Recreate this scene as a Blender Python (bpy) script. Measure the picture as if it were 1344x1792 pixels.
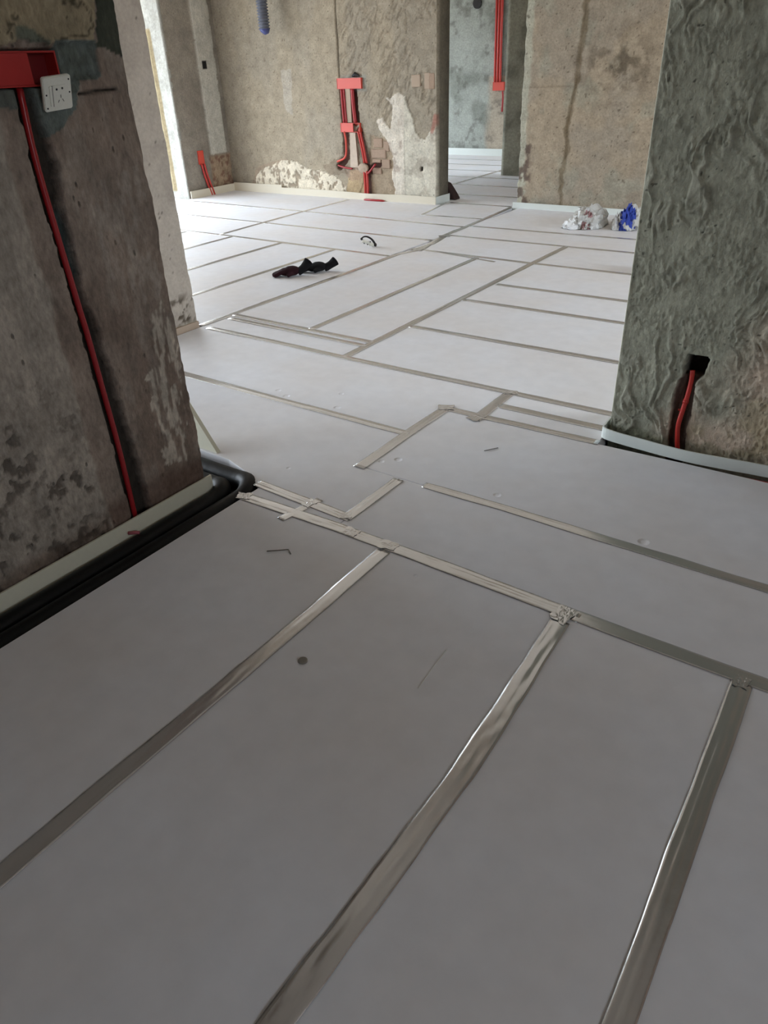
import bpy, bmesh, math, random
import numpy as np
from mathutils import Vector, Matrix
random.seed(7)
S = bpy.context.scene
for o in list(bpy.data.objects): bpy.data.objects.remove(o)
C = bpy.data.collections.new('site'); S.collection.children.link(C)

# ------------------------------------------------------------------ camera
cd = bpy.data.cameras.new('camera'); cam = bpy.data.objects.new('camera', cd); C.objects.link(cam)
Rw = np.array([[0.821371, 0.569232, -0.036408], [0.275608, -0.451952, -0.848398], [-0.49939, 0.686815, -0.528105]])
Mx = Matrix.Identity(4)
for i in range(3):
    Mx[i][0] = Rw[0][i]; Mx[i][1] = -Rw[1][i]; Mx[i][2] = -Rw[2][i]
Mx[2][3] = 1.30
cam.matrix_world = Mx
cd.sensor_fit = 'VERTICAL'; cd.sensor_height = 24.0; cd.lens = 1255.08 / 1792 * 24
cd.clip_start = 0.05
S.camera = cam

# ------------------------------------------------------------------ world, light, exposure
S.view_settings.view_transform = 'Standard'; S.view_settings.look = 'None'
S.view_settings.gamma = 1.0; S.view_settings.use_curve_mapping = False
S.view_settings.exposure = 0.29
SKY = 11.0
w = bpy.data.worlds.new('overcast'); S.world = w; w.use_nodes = True
nt = w.node_tree; bg = nt.nodes['Background']
tc = nt.nodes.new('ShaderNodeTexCoord'); sx = nt.nodes.new('ShaderNodeSeparateXYZ')
cr = nt.nodes.new('ShaderNodeValToRGB')
nt.links.new(tc.outputs['Generated'], sx.inputs[0]); nt.links.new(sx.outputs['Z'], cr.inputs[0])
# overcast sky above, hazy ground tone below the horizon
cr.color_ramp.elements[0].position = 0.0; cr.color_ramp.elements[0].color = (.30, .31, .31, 1)
cr.color_ramp.elements[1].position = 0.08; cr.color_ramp.elements[1].color = (.80, .90, 1.0, 1)
nt.links.new(cr.outputs[0], bg.inputs['Color']); bg.inputs['Strength'].default_value = SKY
S.cycles.max_bounces = 10; S.cycles.diffuse_bounces = 7; S.cycles.glossy_bounces = 4
S.cycles.transmission_bounces = 4; S.cycles.caustics_reflective = False; S.cycles.caustics_refractive = False
S.cycles.use_denoising = True; S.cycles.sample_clamp_indirect = 6.0

def portal(name, loc, rot, sx_, sy_):
    l = bpy.data.lights.new(name, 'AREA'); l.shape = 'RECTANGLE'; l.size = sx_; l.size_y = sy_
    l.cycles.is_portal = True
    o = bpy.data.objects.new(name, l); C.objects.link(o); o.location = loc; o.rotation_euler = rot
CEIL = 2.75
R90 = math.pi / 2
# living room balcony opening on the left, far room opening, small unseen opening added beside the photographer to lighten the near room
portal('portal_living', (-7.62, 4.75, 1.25), (0, -R90, 0), 2.4, 3.2)
portal('portal_far', (-8.95, 9.4, 1.3), (0, -R90, 0), 2.1, 2.8)
portal('portal_near_fill', (2.62, -.15, 1.65), (0, R90, 0), 1.1, .85)
portal('portal_passage', (-4.72, .85, 1.2), (0, -R90, 0), 2.4, 3.6)
portal('portal_right', (2.92, 5.0, 1.35), (0, R90, 0), 2.1, 2.4)

# ------------------------------------------------------------------ helpers
def lin(c):
    return tuple(((x / 255) / 12.92 if x / 255 <= .04045 else ((x / 255 + .055) / 1.055) ** 2.4) for x in c)

def obj(name, verts, faces, mat, parent=None, smooth=False, kind=None):
    me = bpy.data.meshes.new(name); me.from_pydata([tuple(v) for v in verts], [], faces)
    me.validate(); me.update()
    if smooth: me.polygons.foreach_set('use_smooth', [True] * len(me.polygons))
    me.materials.append(mat)
    o = bpy.data.objects.new(name, me); C.objects.link(o)
    if parent: o.parent = parent
    if kind: o['kind'] = kind
    return o

def tag(o, label, cat, group=None):
    o['label'] = label; o['category'] = cat
    if group: o['group'] = group
    return o

def thing(name, loc, label, cat, group=None, rot=(0, 0, 0)):
    o = bpy.data.objects.new(name, None); C.objects.link(o); o.location = loc; o.rotation_euler = rot
    o.empty_display_size = .05
    return tag(o, label, cat, group)

def join(parts):
    V = []; F = []
    for v, f in parts:
        n = len(V); V += [tuple(x) for x in v]; F += [tuple(i + n for i in q) for q in f]
    return V, F

def box(x0, x1, y0, y1, z0, z1):
    v = [(x, y, z) for z in (z0, z1) for y in (y0, y1) for x in (x0, x1)]
    f = [(0, 2, 3, 1), (4, 5, 7, 6), (0, 1, 5, 4), (2, 6, 7, 3), (0, 4, 6, 2), (1, 3, 7, 5)]
    return v, f

def tube(pts, r, n=12, caps=True, closed=False):
    pts = [Vector(p) for p in pts]; rs = r if hasattr(r, '__len__') else [r] * len(pts)
    V = []; F = []; up = None
    for i, p in enumerate(pts):
        d = (pts[min(i + 1, len(pts) - 1)] - pts[max(i - 1, 0)]).normalized()
        if up is None: up = Vector((0, 0, 1)) if abs(d.z) < .9 else Vector((1, 0, 0))
        a = d.cross(up).normalized(); b = a.cross(d).normalized(); up = b
        for k in range(n):
            t = 2 * math.pi * k / n
            V.append(p + a * (math.cos(t) * rs[i]) + b * (math.sin(t) * rs[i]))
    for i in range(len(pts) - 1):
        for k in range(n):
            k2 = (k + 1) % n
            F.append((i * n + k, i * n + k2, (i + 1) * n + k2, (i + 1) * n + k))
    if caps:
        F.append(tuple(range(n - 1, -1, -1))); F.append(tuple((len(pts) - 1) * n + k for k in range(n)))
    return V, F

def smooth_path(pts, sub=6):
    P = [np.array(p, float) for p in pts]; P = [2 * P[0] - P[1]] + P + [2 * P[-1] - P[-2]]
    out = []
    for i in range(1, len(P) - 2):
        for s in range(sub):
            t = s / sub
            out.append(.5 * ((2 * P[i]) + (-P[i-1] + P[i+1]) * t + (2*P[i-1] - 5*P[i] + 4*P[i+1] - P[i+2]) * t*t + (-P[i-1] + 3*P[i] - 3*P[i+1] + P[i+2]) * t**3))
    out.append(P[-2])
    return [tuple(p) for p in out]

# ---- numpy value noise
def _h(ix, iy, seed):
    n = (ix.astype(np.int64) * 374761393 + iy.astype(np.int64) * 668265263 + seed * 974634777) & 0x7fffffff
    n = ((n ^ (n >> 13)) * 1274126177) & 0x7fffffff
    return ((n ^ (n >> 16)) & 0xffff) / 65535.0
def vn(u, v, s, seed=0):
    x = np.asarray(u) / s; y = np.asarray(v) / s
    ix = np.floor(x); iy = np.floor(y); fx = x - ix; fy = y - iy
    fx = fx * fx * (3 - 2 * fx); fy = fy * fy * (3 - 2 * fy)
    a = _h(ix, iy, seed); b = _h(ix + 1, iy, seed); c = _h(ix, iy + 1, seed); d = _h(ix + 1, iy + 1, seed)
    return (a * (1 - fx) + b * fx) * (1 - fy) + (c * (1 - fx) + d * fx) * fy
def fbm(u, v, s, o=4, seed=0):
    r = 0; a = .5; t = 0
    for i in range(o):
        r = r + a * vn(u, v, s / 2 ** i, seed + i * 17); t += a; a *= .55
    return r / t
def ss(x, a, b):
    t = np.clip((x - a) / (b - a), 0, 1); return t * t * (3 - 2 * t)
def inpoly(u, v, poly):
    r = np.zeros(np.shape(u), bool); n = len(poly)
    for i in range(n):
        x0, y0 = poly[i]; x1, y1 = poly[(i + 1) % n]
        if y0 == y1: continue
        c = ((y0 > v) != (y1 > v)) & (u < (x1 - x0) * (v - y0) / (y1 - y0) + x0)
        r ^= c
    return r.astype(float)
def rpoly(u, v, poly, amp=.02, s=.04, seed=3):
    return inpoly(u + (fbm(u, v, s, 3, seed) - .5) * 2 * amp, v + (fbm(u, v, s, 3, seed + 50) - .5) * 2 * amp, poly)
def segdist(u, v, pts):
    d = np.full(np.shape(u), 9.0)
    for (x0, y0), (x1, y1) in zip(pts[:-1], pts[1:]):
        L = (x1 - x0) ** 2 + (y1 - y0) ** 2 + 1e-12
        t = np.clip(((u - x0) * (x1 - x0) + (v - y0) * (y1 - y0)) / L, 0, 1)
        d = np.minimum(d, np.hypot(u - x0 - t * (x1 - x0), v - y0 - t * (y1 - y0)))
    return d
def mixc(c, m, col):
    m = np.clip(m, 0, 1)[..., None]; return c * (1 - m) + np.array(col) * m

# ------------------------------------------------------------------ materials
def new_mat(name):
    m = bpy.data.materials.new(name); m.use_nodes = True
    return m, m.node_tree, m.node_tree.nodes['Principled BSDF']
def simple(name, col, rough=.6, metal=0, bump=0, bs=40, spec=.5, var=0.0, **kw):
    m, t, b = new_mat(name)
    b.inputs['Base Color'].default_value = (*lin(col), 1); b.inputs['Roughness'].default_value = rough
    b.inputs['Metallic'].default_value = metal; b.inputs['Specular IOR Level'].default_value = spec
    tcn = t.nodes.new('ShaderNodeTexCoord')
    n = t.nodes.new('ShaderNodeTexNoise'); n.inputs['Scale'].default_value = bs; n.inputs['Detail'].default_value = 5
    t.links.new(tcn.outputs['Object'], n.inputs['Vector'])
    if var:
        r = t.nodes.new('ShaderNodeMapRange'); r.inputs[3].default_value = 1 - var; r.inputs[4].default_value = 1 + var
        t.links.new(n.outputs[0], r.inputs[0])
        mx = t.nodes.new('ShaderNodeVectorMath'); mx.operation = 'SCALE'; mx.inputs[0].default_value = lin(col)
        t.links.new(r.outputs[0], mx.inputs['Scale']); t.links.new(mx.outputs[0], b.inputs['Base Color'])
    if bump:
        bp = t.nodes.new('ShaderNodeBump'); bp.inputs['Strength'].default_value = bump; bp.inputs['Distance'].default_value = .01
        t.links.new(n.outputs[0], bp.inputs['Height']); t.links.new(bp.outputs[0], b.inputs['Normal'])
    for k, v in kw.items(): b.inputs[k.replace('_', ' ')].default_value = v
    return m

def wall_mat(name, var=.22, bump=.5, s1=9, s2=60, pits=0.5, aniso=(1, 1, 1), bd=.012):
    """concrete: colour attribute of the mesh times procedural mottling, pits and fine relief"""
    m, t, b = new_mat(name); N = t.nodes.new; L = t.links.new
    at = N('ShaderNodeAttribute'); at.attribute_name = 'Col'
    tcn = N('ShaderNodeTexCoord'); mp = N('ShaderNodeMapping'); mp.inputs['Scale'].default_value = aniso
    L(tcn.outputs['Object'], mp.inputs[0])
    n1 = N('ShaderNodeTexNoise'); n1.inputs['Scale'].default_value = s1; n1.inputs['Detail'].default_value = 9; n1.inputs['Roughness'].default_value = .68
    n2 = N('ShaderNodeTexNoise'); n2.inputs['Scale'].default_value = s2; n2.inputs['Detail'].default_value = 8; n2.inputs['Roughness'].default_value = .65
    vo = N('ShaderNodeTexVoronoi'); vo.inputs['Scale'].default_value = s2 * .45
    for n in (n1, n2, vo): L(mp.outputs[0], n.inputs['Vector'])
    r1 = N('ShaderNodeMapRange'); r1.inputs[1].default_value = .3; r1.inputs[2].default_value = .7; r1.inputs[3].default_value = 1 - var; r1.inputs[4].default_value = 1 + var
    L(n1.outputs[0], r1.inputs[0])
    # pits: voronoi cells' small centres, only where coarse noise allows
    pt = N('ShaderNodeMapRange'); pt.inputs[1].default_value = .06; pt.inputs[2].default_value = .17; pt.inputs[3].default_value = 1; pt.inputs[4].default_value = 0
    L(vo.outputs['Distance'], pt.inputs[0])
    pk = N('ShaderNodeMapRange'); pk.inputs[1].default_value = .52; pk.inputs[2].default_value = .62
    L(n1.outputs[0], pk.inputs[0])
    pm = N('ShaderNodeMath'); pm.operation = 'MULTIPLY'; L(pt.outputs[0], pm.inputs[0]); L(pk.outputs[0], pm.inputs[1])
    pd = N('ShaderNodeMath'); pd.operation = 'MULTIPLY_ADD'; pd.inputs[1].default_value = -pits; pd.inputs[2].default_value = 1
    L(pm.outputs[0], pd.inputs[0])
    r2 = N('ShaderNodeMapRange'); r2.inputs[1].default_value = .3; r2.inputs[2].default_value = .7; r2.inputs[3].default_value = 1 - var * .9; r2.inputs[4].default_value = 1 + var * .9
    L(n2.outputs[0], r2.inputs[0]); f0 = N('ShaderNodeMath'); f0.operation = 'MULTIPLY'; L(r1.outputs[0], f0.inputs[0]); L(r2.outputs[0], f0.inputs[1])
    f = N('ShaderNodeMath'); f.operation = 'MULTIPLY'; L(f0.outputs[0], f.inputs[0]); L(pd.outputs[0], f.inputs[1])
    sc = N('ShaderNodeVectorMath'); sc.operation = 'SCALE'; L(at.outputs['Color'], sc.inputs[0]); L(f.outputs[0], sc.inputs['Scale'])
    L(sc.outputs[0], b.inputs['Base Color'])
    b.inputs['Roughness'].default_value = .9; b.inputs['Specular IOR Level'].default_value = .25
    h = N('ShaderNodeMath'); h.operation = 'MULTIPLY_ADD'; h.inputs[1].default_value = .5; L(n2.outputs[0], h.inputs[0]); L(n1.outputs[0], h.inputs[2])
    h2 = N('ShaderNodeMath'); h2.operation = 'SUBTRACT'; L(h.outputs[0], h2.inputs[0]); L(pm.outputs[0], h2.inputs[1])
    bp = N('ShaderNodeBump'); bp.inputs['Strength'].default_value = bump; bp.inputs['Distance'].default_value = bd
    L(h2.outputs[0], bp.inputs['Height']); L(bp.outputs[0], b.inputs['Normal'])
    return m

M_wall = wall_mat('raw_concrete', bump=.8)
M_smooth = wall_mat('smooth_render', var=.12, pits=.0, bump=.35)
M_rough = wall_mat('rough_render', var=.24, bump=.7, s1=14, s2=75, aniso=(1, 1, .6), bd=.022)
M_wallA = wall_mat('scraped_plaster', var=.30, bump=.9, s1=11, s2=80, aniso=(1, 1, .5), bd=.014)
M_wallF = wall_mat('far_concrete', var=.18, bump=.4, s1=5, s2=40)
M_plain = simple('plain_concrete', (168, 150, 132), .9, bump=.3, bs=8, var=.12)
M_ceil = simple('ceiling_plaster', (236, 228, 216), .9, bump=.2, bs=5, var=.06)
M_warm = simple('warm_bounce_render', (186, 154, 126), .9, bump=.3, bs=8, var=.1)  # tint given to the unseen near walls to warm the light they bounce
M_slab = simple('slab_screed', (70, 66, 60), .95, bump=.3, bs=12, var=.2)
M_red = simple('red_conduit_plastic', (178, 46, 38), .32, spec=.5, bs=20, var=.05)
M_redd = simple('dark_red_conduit_plastic', (150, 24, 30), .35, bs=20, var=.05)
M_redbox = simple('red_box_plastic', (200, 72, 56), .45, bs=20, var=.04)
M_foam = simple('edge_foam', (214, 211, 192), .6, bump=.08, bs=60, var=.04)
M_foamw = simple('edge_foam_pale', (212, 218, 214), .5, bump=.08, bs=60, var=.03)
M_foamc = simple('edge_foam_cream', (204, 196, 178), .6, bump=.08, bs=60, var=.03)
M_blackfoam = simple('black_pipe_insulation', (10, 10, 11), .5, bump=.15, bs=30, spec=.25)
M_black = simple('black_plastic', (14, 14, 16), .4)
M_white = simple('white_plastic', (226, 226, 216), .4, spec=.5, bump=.05, bs=200, var=.05)
M_glove = simple('glove_knit', (26, 24, 27), .9, bump=.6, bs=300, spec=.2, var=.2)
M_gloved = simple('maroon_glove_knit', (46, 20, 27), .9, bump=.6, bs=300, spec=.2, var=.2)
M_duct = simple('grey_corrugated_plastic', (96, 100, 112), .5, bs=50)
M_brown = simple('brown_sack', (52, 34, 32), .9, bump=.5, bs=30, var=.2)
M_brick = simple('red_clay_brick', (158, 136, 118), .95, bump=.5, bs=60, var=.18)
M_metalw = simple('steel_wire', (120, 118, 112), .35, metal=.8)
M_pinkp = simple('pink_plastic_scrap', (170, 90, 100), .6)
M_bag = simple('clear_bag_film', (225, 225, 222), .18, bump=.6, bs=40, spec=.7, Transmission_Weight=.35)
M_bluec = simple('blue_cloth', (40, 62, 150), .8, bump=.5, bs=60, var=.2)
M_pinkc = simple('pink_foil', (150, 112, 112), .5, bump=.5, bs=60, var=.2)

def board_mat():
    m, t, b = new_mat('white_insulation_board'); N = t.nodes.new; L = t.links.new
    g = N('ShaderNodeNewGeometry')
    n1 = N('ShaderNodeTexNoise'); n1.inputs['Scale'].default_value = 1.6; n1.inputs['Detail'].default_value = 4
    n2 = N('ShaderNodeTexNoise'); n2.inputs['Scale'].default_value = 160; n2.inputs['Detail'].default_value = 2
    n3 = N('ShaderNodeTexNoise'); n3.inputs['Scale'].default_value = 14; n3.inputs['Detail'].default_value = 6
    for n in (n1, n2, n3): L(g.outputs['Position'], n.inputs['Vector'])
    rp = N('ShaderNodeValToRGB'); e = rp.color_ramp.elements
    e[0].position = .35; e[0].color = (*lin((223, 221, 222)), 1); e[1].position = .65; e[1].color = (*lin((226, 228, 234)), 1)
    L(n1.outputs[0], rp.inputs[0])
    r3 = N('ShaderNodeMapRange'); r3.inputs[1].default_value = .3; r3.inputs[2].default_value = .7; r3.inputs[3].default_value = .955; r3.inputs[4].default_value = 1.02
    L(n3.outputs[0], r3.inputs[0])
    # pressed-in dents and scuffs at their places
    dents = [(-1.918, 2.314, .02), (-2.29, 2.333, .017), (-2.21, 2.30, .02), (-1.402, 2.037, .018), (-.953, 1.993, .016), (-.43, 1.971, .02),
             (-.944, 1.444, .008), (-1.726, 1.762, .01), (-1.45, 1.99, .014), (-2.0, 2.45, .014), (-1.95, 3.0, .015), (-1.5, 3.2, .012)]
    hsum = None
    for x, y, r in dents:
        vm = N('ShaderNodeVectorMath'); vm.operation = 'DISTANCE'; vm.inputs[1].default_value = (x, y, 0)
        L(g.outputs['Position'], vm.inputs[0])
        mr = N('ShaderNodeMapRange'); mr.interpolation_type = 'SMOOTHSTEP'; mr.inputs[1].default_value = r * .35; mr.inputs[2].default_value = r; mr.inputs[3].default_value = 1; mr.inputs[4].default_value = 0
        L(vm.outputs['Value'], mr.inputs[0])
        if hsum is None: hsum = mr.outputs[0]
        else:
            a = N('ShaderNodeMath'); a.operation = 'ADD'; L(hsum, a.inputs[0]); L(mr.outputs[0], a.inputs[1]); hsum = a.outputs[0]
    hh = N('ShaderNodeMath'); hh.operation = 'MULTIPLY_ADD'; hh.inputs[1].default_value = -5.0; L(hsum, hh.inputs[0]); 
    h0 = N('ShaderNodeMath'); h0.operation = 'MULTIPLY_ADD'; h0.inputs[1].default_value = .12; L(n2.outputs[0], h0.inputs[0]); L(n3.outputs[0], h0.inputs[2])
    L(h0.outputs[0], hh.inputs[2])
    bp = N('ShaderNodeBump'); bp.inputs['Strength'].default_value = .35; bp.inputs['Distance'].default_value = .0022
    L(hh.outputs[0], bp.inputs['Height']); L(bp.outputs[0], b.inputs['Normal'])
    sc = N('ShaderNodeVectorMath'); sc.operation = 'SCALE'; L(rp.outputs[0], sc.inputs[0]); L(r3.outputs[0], sc.inputs['Scale'])
    L(sc.outputs[0], b.inputs['Base Color'])
    b.inputs['Roughness'].default_value = .55; b.inputs['Specular IOR Level'].default_value = .35
    return m
M_board = board_mat()

def tape_mat():
    m, t, b = new_mat('foil_tape'); N = t.nodes.new; L = t.links.new
    g = N('ShaderNodeNewGeometry'); n = N('ShaderNodeTexNoise'); n.inputs['Scale'].default_value = 26; n.inputs['Detail'].default_value = 5
    L(g.outputs['Position'], n.inputs['Vector'])
    bp = N('ShaderNodeBump'); bp.inputs['Strength'].default_value = .10; bp.inputs['Distance'].default_value = .003
    L(n.outputs[0], bp.inputs['Height']); L(bp.outputs[0], b.inputs['Normal'])
    b.inputs['Base Color'].default_value = (*lin((216, 216, 216)), 1); b.inputs['Metallic'].default_value = .85
    b.inputs['Roughness'].default_value = .24
    return m
M_tape = tape_mat()

# ------------------------------------------------------------------ floor: slab, boards, tape
floor = obj('floor', *box(-9.5, 3.2, -3.2, 12.2, -.2, -.075), M_slab, kind='structure')
BT = .058
def board(poly, name='insulation_board'):
    g = .0016; dz = random.uniform(-.0006, .0006); n = len(poly)
    a = sum(poly[i][0] * poly[(i+1) % n][1] - poly[(i+1) % n][0] * poly[i][1] for i in range(n))
    if a < 0: poly = poly[::-1]
    # inset the outline a little so that joints stay open
    P = []
    for i in range(n):
        p0, p1, p2 = Vector(poly[i-1]), Vector(poly[i]), Vector(poly[(i+1) % n])
        d1 = (p1 - p0).normalized(); d2 = (p2 - p1).normalized()
        n1 = Vector((-d1.y, d1.x)); n2 = Vector((-d2.y, d2.x)); k = 1 + n1.dot(n2)
        P.append(p1 + (n1 + n2) * (g / max(k, .3)))
    V = [(p.x, p.y, -BT) for p in P] + [(p.x, p.y, dz - .001) for p in P]
    P2 = []
    for i in range(n):
        p0, p1, p2 = P[i-1], P[i], P[(i+1) % n]
        d1 = (p1 - p0).normalized(); d2 = (p2 - p1).normalized()
        n1 = Vector((-d1.y, d1.x)); n2 = Vector((-d2.y, d2.x)); k = 1 + n1.dot(n2)
        P2.append(p1 + (n1 + n2) * (.0012 / max(k, .3)))
    V += [(p.x, p.y, dz) for p in P2]
    F = [tuple(range(n - 1, -1, -1)), tuple(range(2 * n, 3 * n))]
    for r in (0, 1):
        for i in range(n):
            j = (i + 1) % n; F.append((r*n + i, r*n + j, (r+1)*n + j, (r+1)*n + i))
    return obj(name, V, F, M_board, floor)
def rect(x0, x1, y0, y1): return board([(x0, y0), (x1, y0), (x1, y1), (x0, y1)])

# near row of long boards
for x0, x1 in ((-1.722, -1.105), (-1.105, -.497), (-.497, -.040), (-.040, .57), (.57, 1.18), (1.18, 1.79), (1.79, 2.40)):
    rect(x0, x1, -.30, 1.522); rect(x0, x1, -2.12, -.30); rect(x0, x1, -2.95, -2.12)
rect(-1.722, -1.490, 1.522, 1.606); rect(-1.490, -1.315, 1.522, 1.606)
rect(-1.315, .50, 1.522, 1.918); rect(.50, 2.40, 1.522, 1.918)
board([(-3.385, 1.70), (-1.98, 1.692), (-1.82, 1.645), (-1.745, 1.606), (-1.315, 1.606), (-1.315, 1.918), (-1.490, 1.918), (-1.490, 2.248), (-3.385, 2.248)])
board([(-1.490, 1.918), (.31, 1.918), (.31, 2.562), (-.47, 2.560), (-.80, 2.553), (-1.490, 2.553)]); rect(.31, 2.40, 1.918, 2.562)
board([(-3.385, 2.248), (-1.490, 2.248), (-1.490, 2.553), (-1.322, 2.553), (-1.322, 2.850), (-3.385, 2.850)])
rect(-1.322, -.80, 2.553, 2.692); rect(-1.322, -.80, 2.692, 2.850)
# passage behind the left wall
rect(-4.7, -3.41, 1.70, 2.6); rect(-4.7, -3.41, -.9, 1.70); rect(-3.41, -2.13, -.9, 1.44)
# living room
board([(-3.385, 2.850), (-2.290, 2.850), (-2.290, 3.062), (-3.385, 3.062)])
rect(-3.385, -2.290, 3.062, 3.125)
rect(-3.385, -2.752, 3.125, 5.165); rect(-2.752, -2.290, 3.125, 5.165)
rows = [2.850, 3.462, 4.085, 4.518, 5.168]
for a, b_ in zip(rows[:-1], rows[1:]):
    for x0, x1 in ((-2.290, -.47), (-.47, 1.35), (1.35, 2.9)): rect(x0, x1, a, b_)
for x0, x1 in ((-3.39, -2.285), (-2.285, -.47), (-.47, 1.35), (1.35, 2.9)): rect(x0, x1, 5.168, 5.81)
for a, b_ in ((5.81, 6.285), (6.285, 7.30)):
    for x0, x1 in ((-3.42, -1.4), (-1.4, .5), (.5, 2.9)): rect(x0, x1, a, b_)
for x0, x1 in ((-3.98, -3.39), (-4.59, -3.98), (-5.205, -4.59), (-5.82, -5.205), (-6.43, -5.82), (-7.39, -6.43)): rect(x0, x1, 2.90, 4.945)
for a, b_ in ((4.945, 5.59), (5.59, 6.262)):
    rect(-5.43, -3.42, a, b_); rect(-7.39, -5.43, a, b_)
rect(-8.4, -7.39, 2.95, 4.8); rect(-8.4, -7.39, 4.8, 6.38)
rect(-7.39, -5.45, 6.262, 7.18); rect(-5.45, -4.16, 6.262, 7.18)
rect(-4.16, -3.42, 6.262, 6.60); board([(-4.16, 6.60), (-3.42, 6.60), (-3.50, 7.34), (-4.30, 7.34)])
fr = [7.34, 7.90, 8.58, 9.22, 9.83, 10.43, 11.0, 11.58]
for i, (a, b_) in enumerate(zip(fr[:-1], fr[1:])):
    rect(-4.95, -3.2, a, b_); rect(-6.8, -4.95, a, b_); rect(-8.8, -6.8, a, b_)

def tape(pts, wd=.047, amp=.0010, crease=.0012, seed=0, mat=None, z0=.0022, cover=(0, 0)):
    P = [Vector(p) for p in pts]; L = [0]
    for a, b_ in zip(P[:-1], P[1:]): L.append(L[-1] + (b_ - a).length)
    dist = min(math.hypot(p.x, p.y) for p in P)
    st = .012 if dist < 2.4 else (.03 if dist < 5 else .08)
    n = max(4, int(L[-1] / st)); na = 8 if dist < 3 else 4
    V = []; F = []
    for i in range(n + 1):
        s = L[-1] * i / n; k = 0
        while k < len(L) - 2 and s > L[k + 1]: k += 1
        t = (s - L[k]) / (L[k+1] - L[k]); p = P[k].lerp(P[k+1], t); d = (P[k+1] - P[k]).normalized(); q = Vector((-d.y, d.x))
        off = (fbm(np.array(s), np.array(seed * 3.3), .35, 2, seed) - .5) * .006
        wl = wd * (.97 + .10 * (float(vn(np.array(s), np.array(seed * 1.7), .09, seed + 5)) - .5))
        for j in range(na + 1):
            c = j / na - .5; pp = p + q * (c * wl + float(off))
            ridge = math.exp(-((c + .06 * math.sin(s * 2.1 + seed)) / .07) ** 2) * crease
            wr = (float(fbm(np.array(s * .35), np.array(c * wl * 3), .02, 3, seed + 9)) - .5) * 2 * amp
            edge = 0 if abs(c) < .49 else -.0006
            V.append((pp.x, pp.y, z0 + ridge + wr + edge))
    for i in range(n):
        for j in range(na):
            a = i * (na + 1) + j; F.append((a, a + na + 1, a + na + 2, a + 1))
    m = len(V); nv = na + 1
    # thin underside so that the tape is a closed strip
    V += [(x, y, max(z - .0012, .0007)) for x, y, z in V]
    F += [tuple(m + i for i in reversed(f)) for f in F[:n * na]]
    for i in range(n):
        a = i * nv; F.append((a, m + a, m + a + nv, a + nv)); a = i * nv + na; F.append((a + nv, m + a + nv, m + a, a))
    for j in range(na):
        F.append((j + 1, m + j + 1, m + j, j)); a = n * nv + j; F.append((a, m + a, m + a + 1, a + 1))
    return obj('seam_tape', V, F, mat or M_tape, floor, smooth=True)

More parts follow.
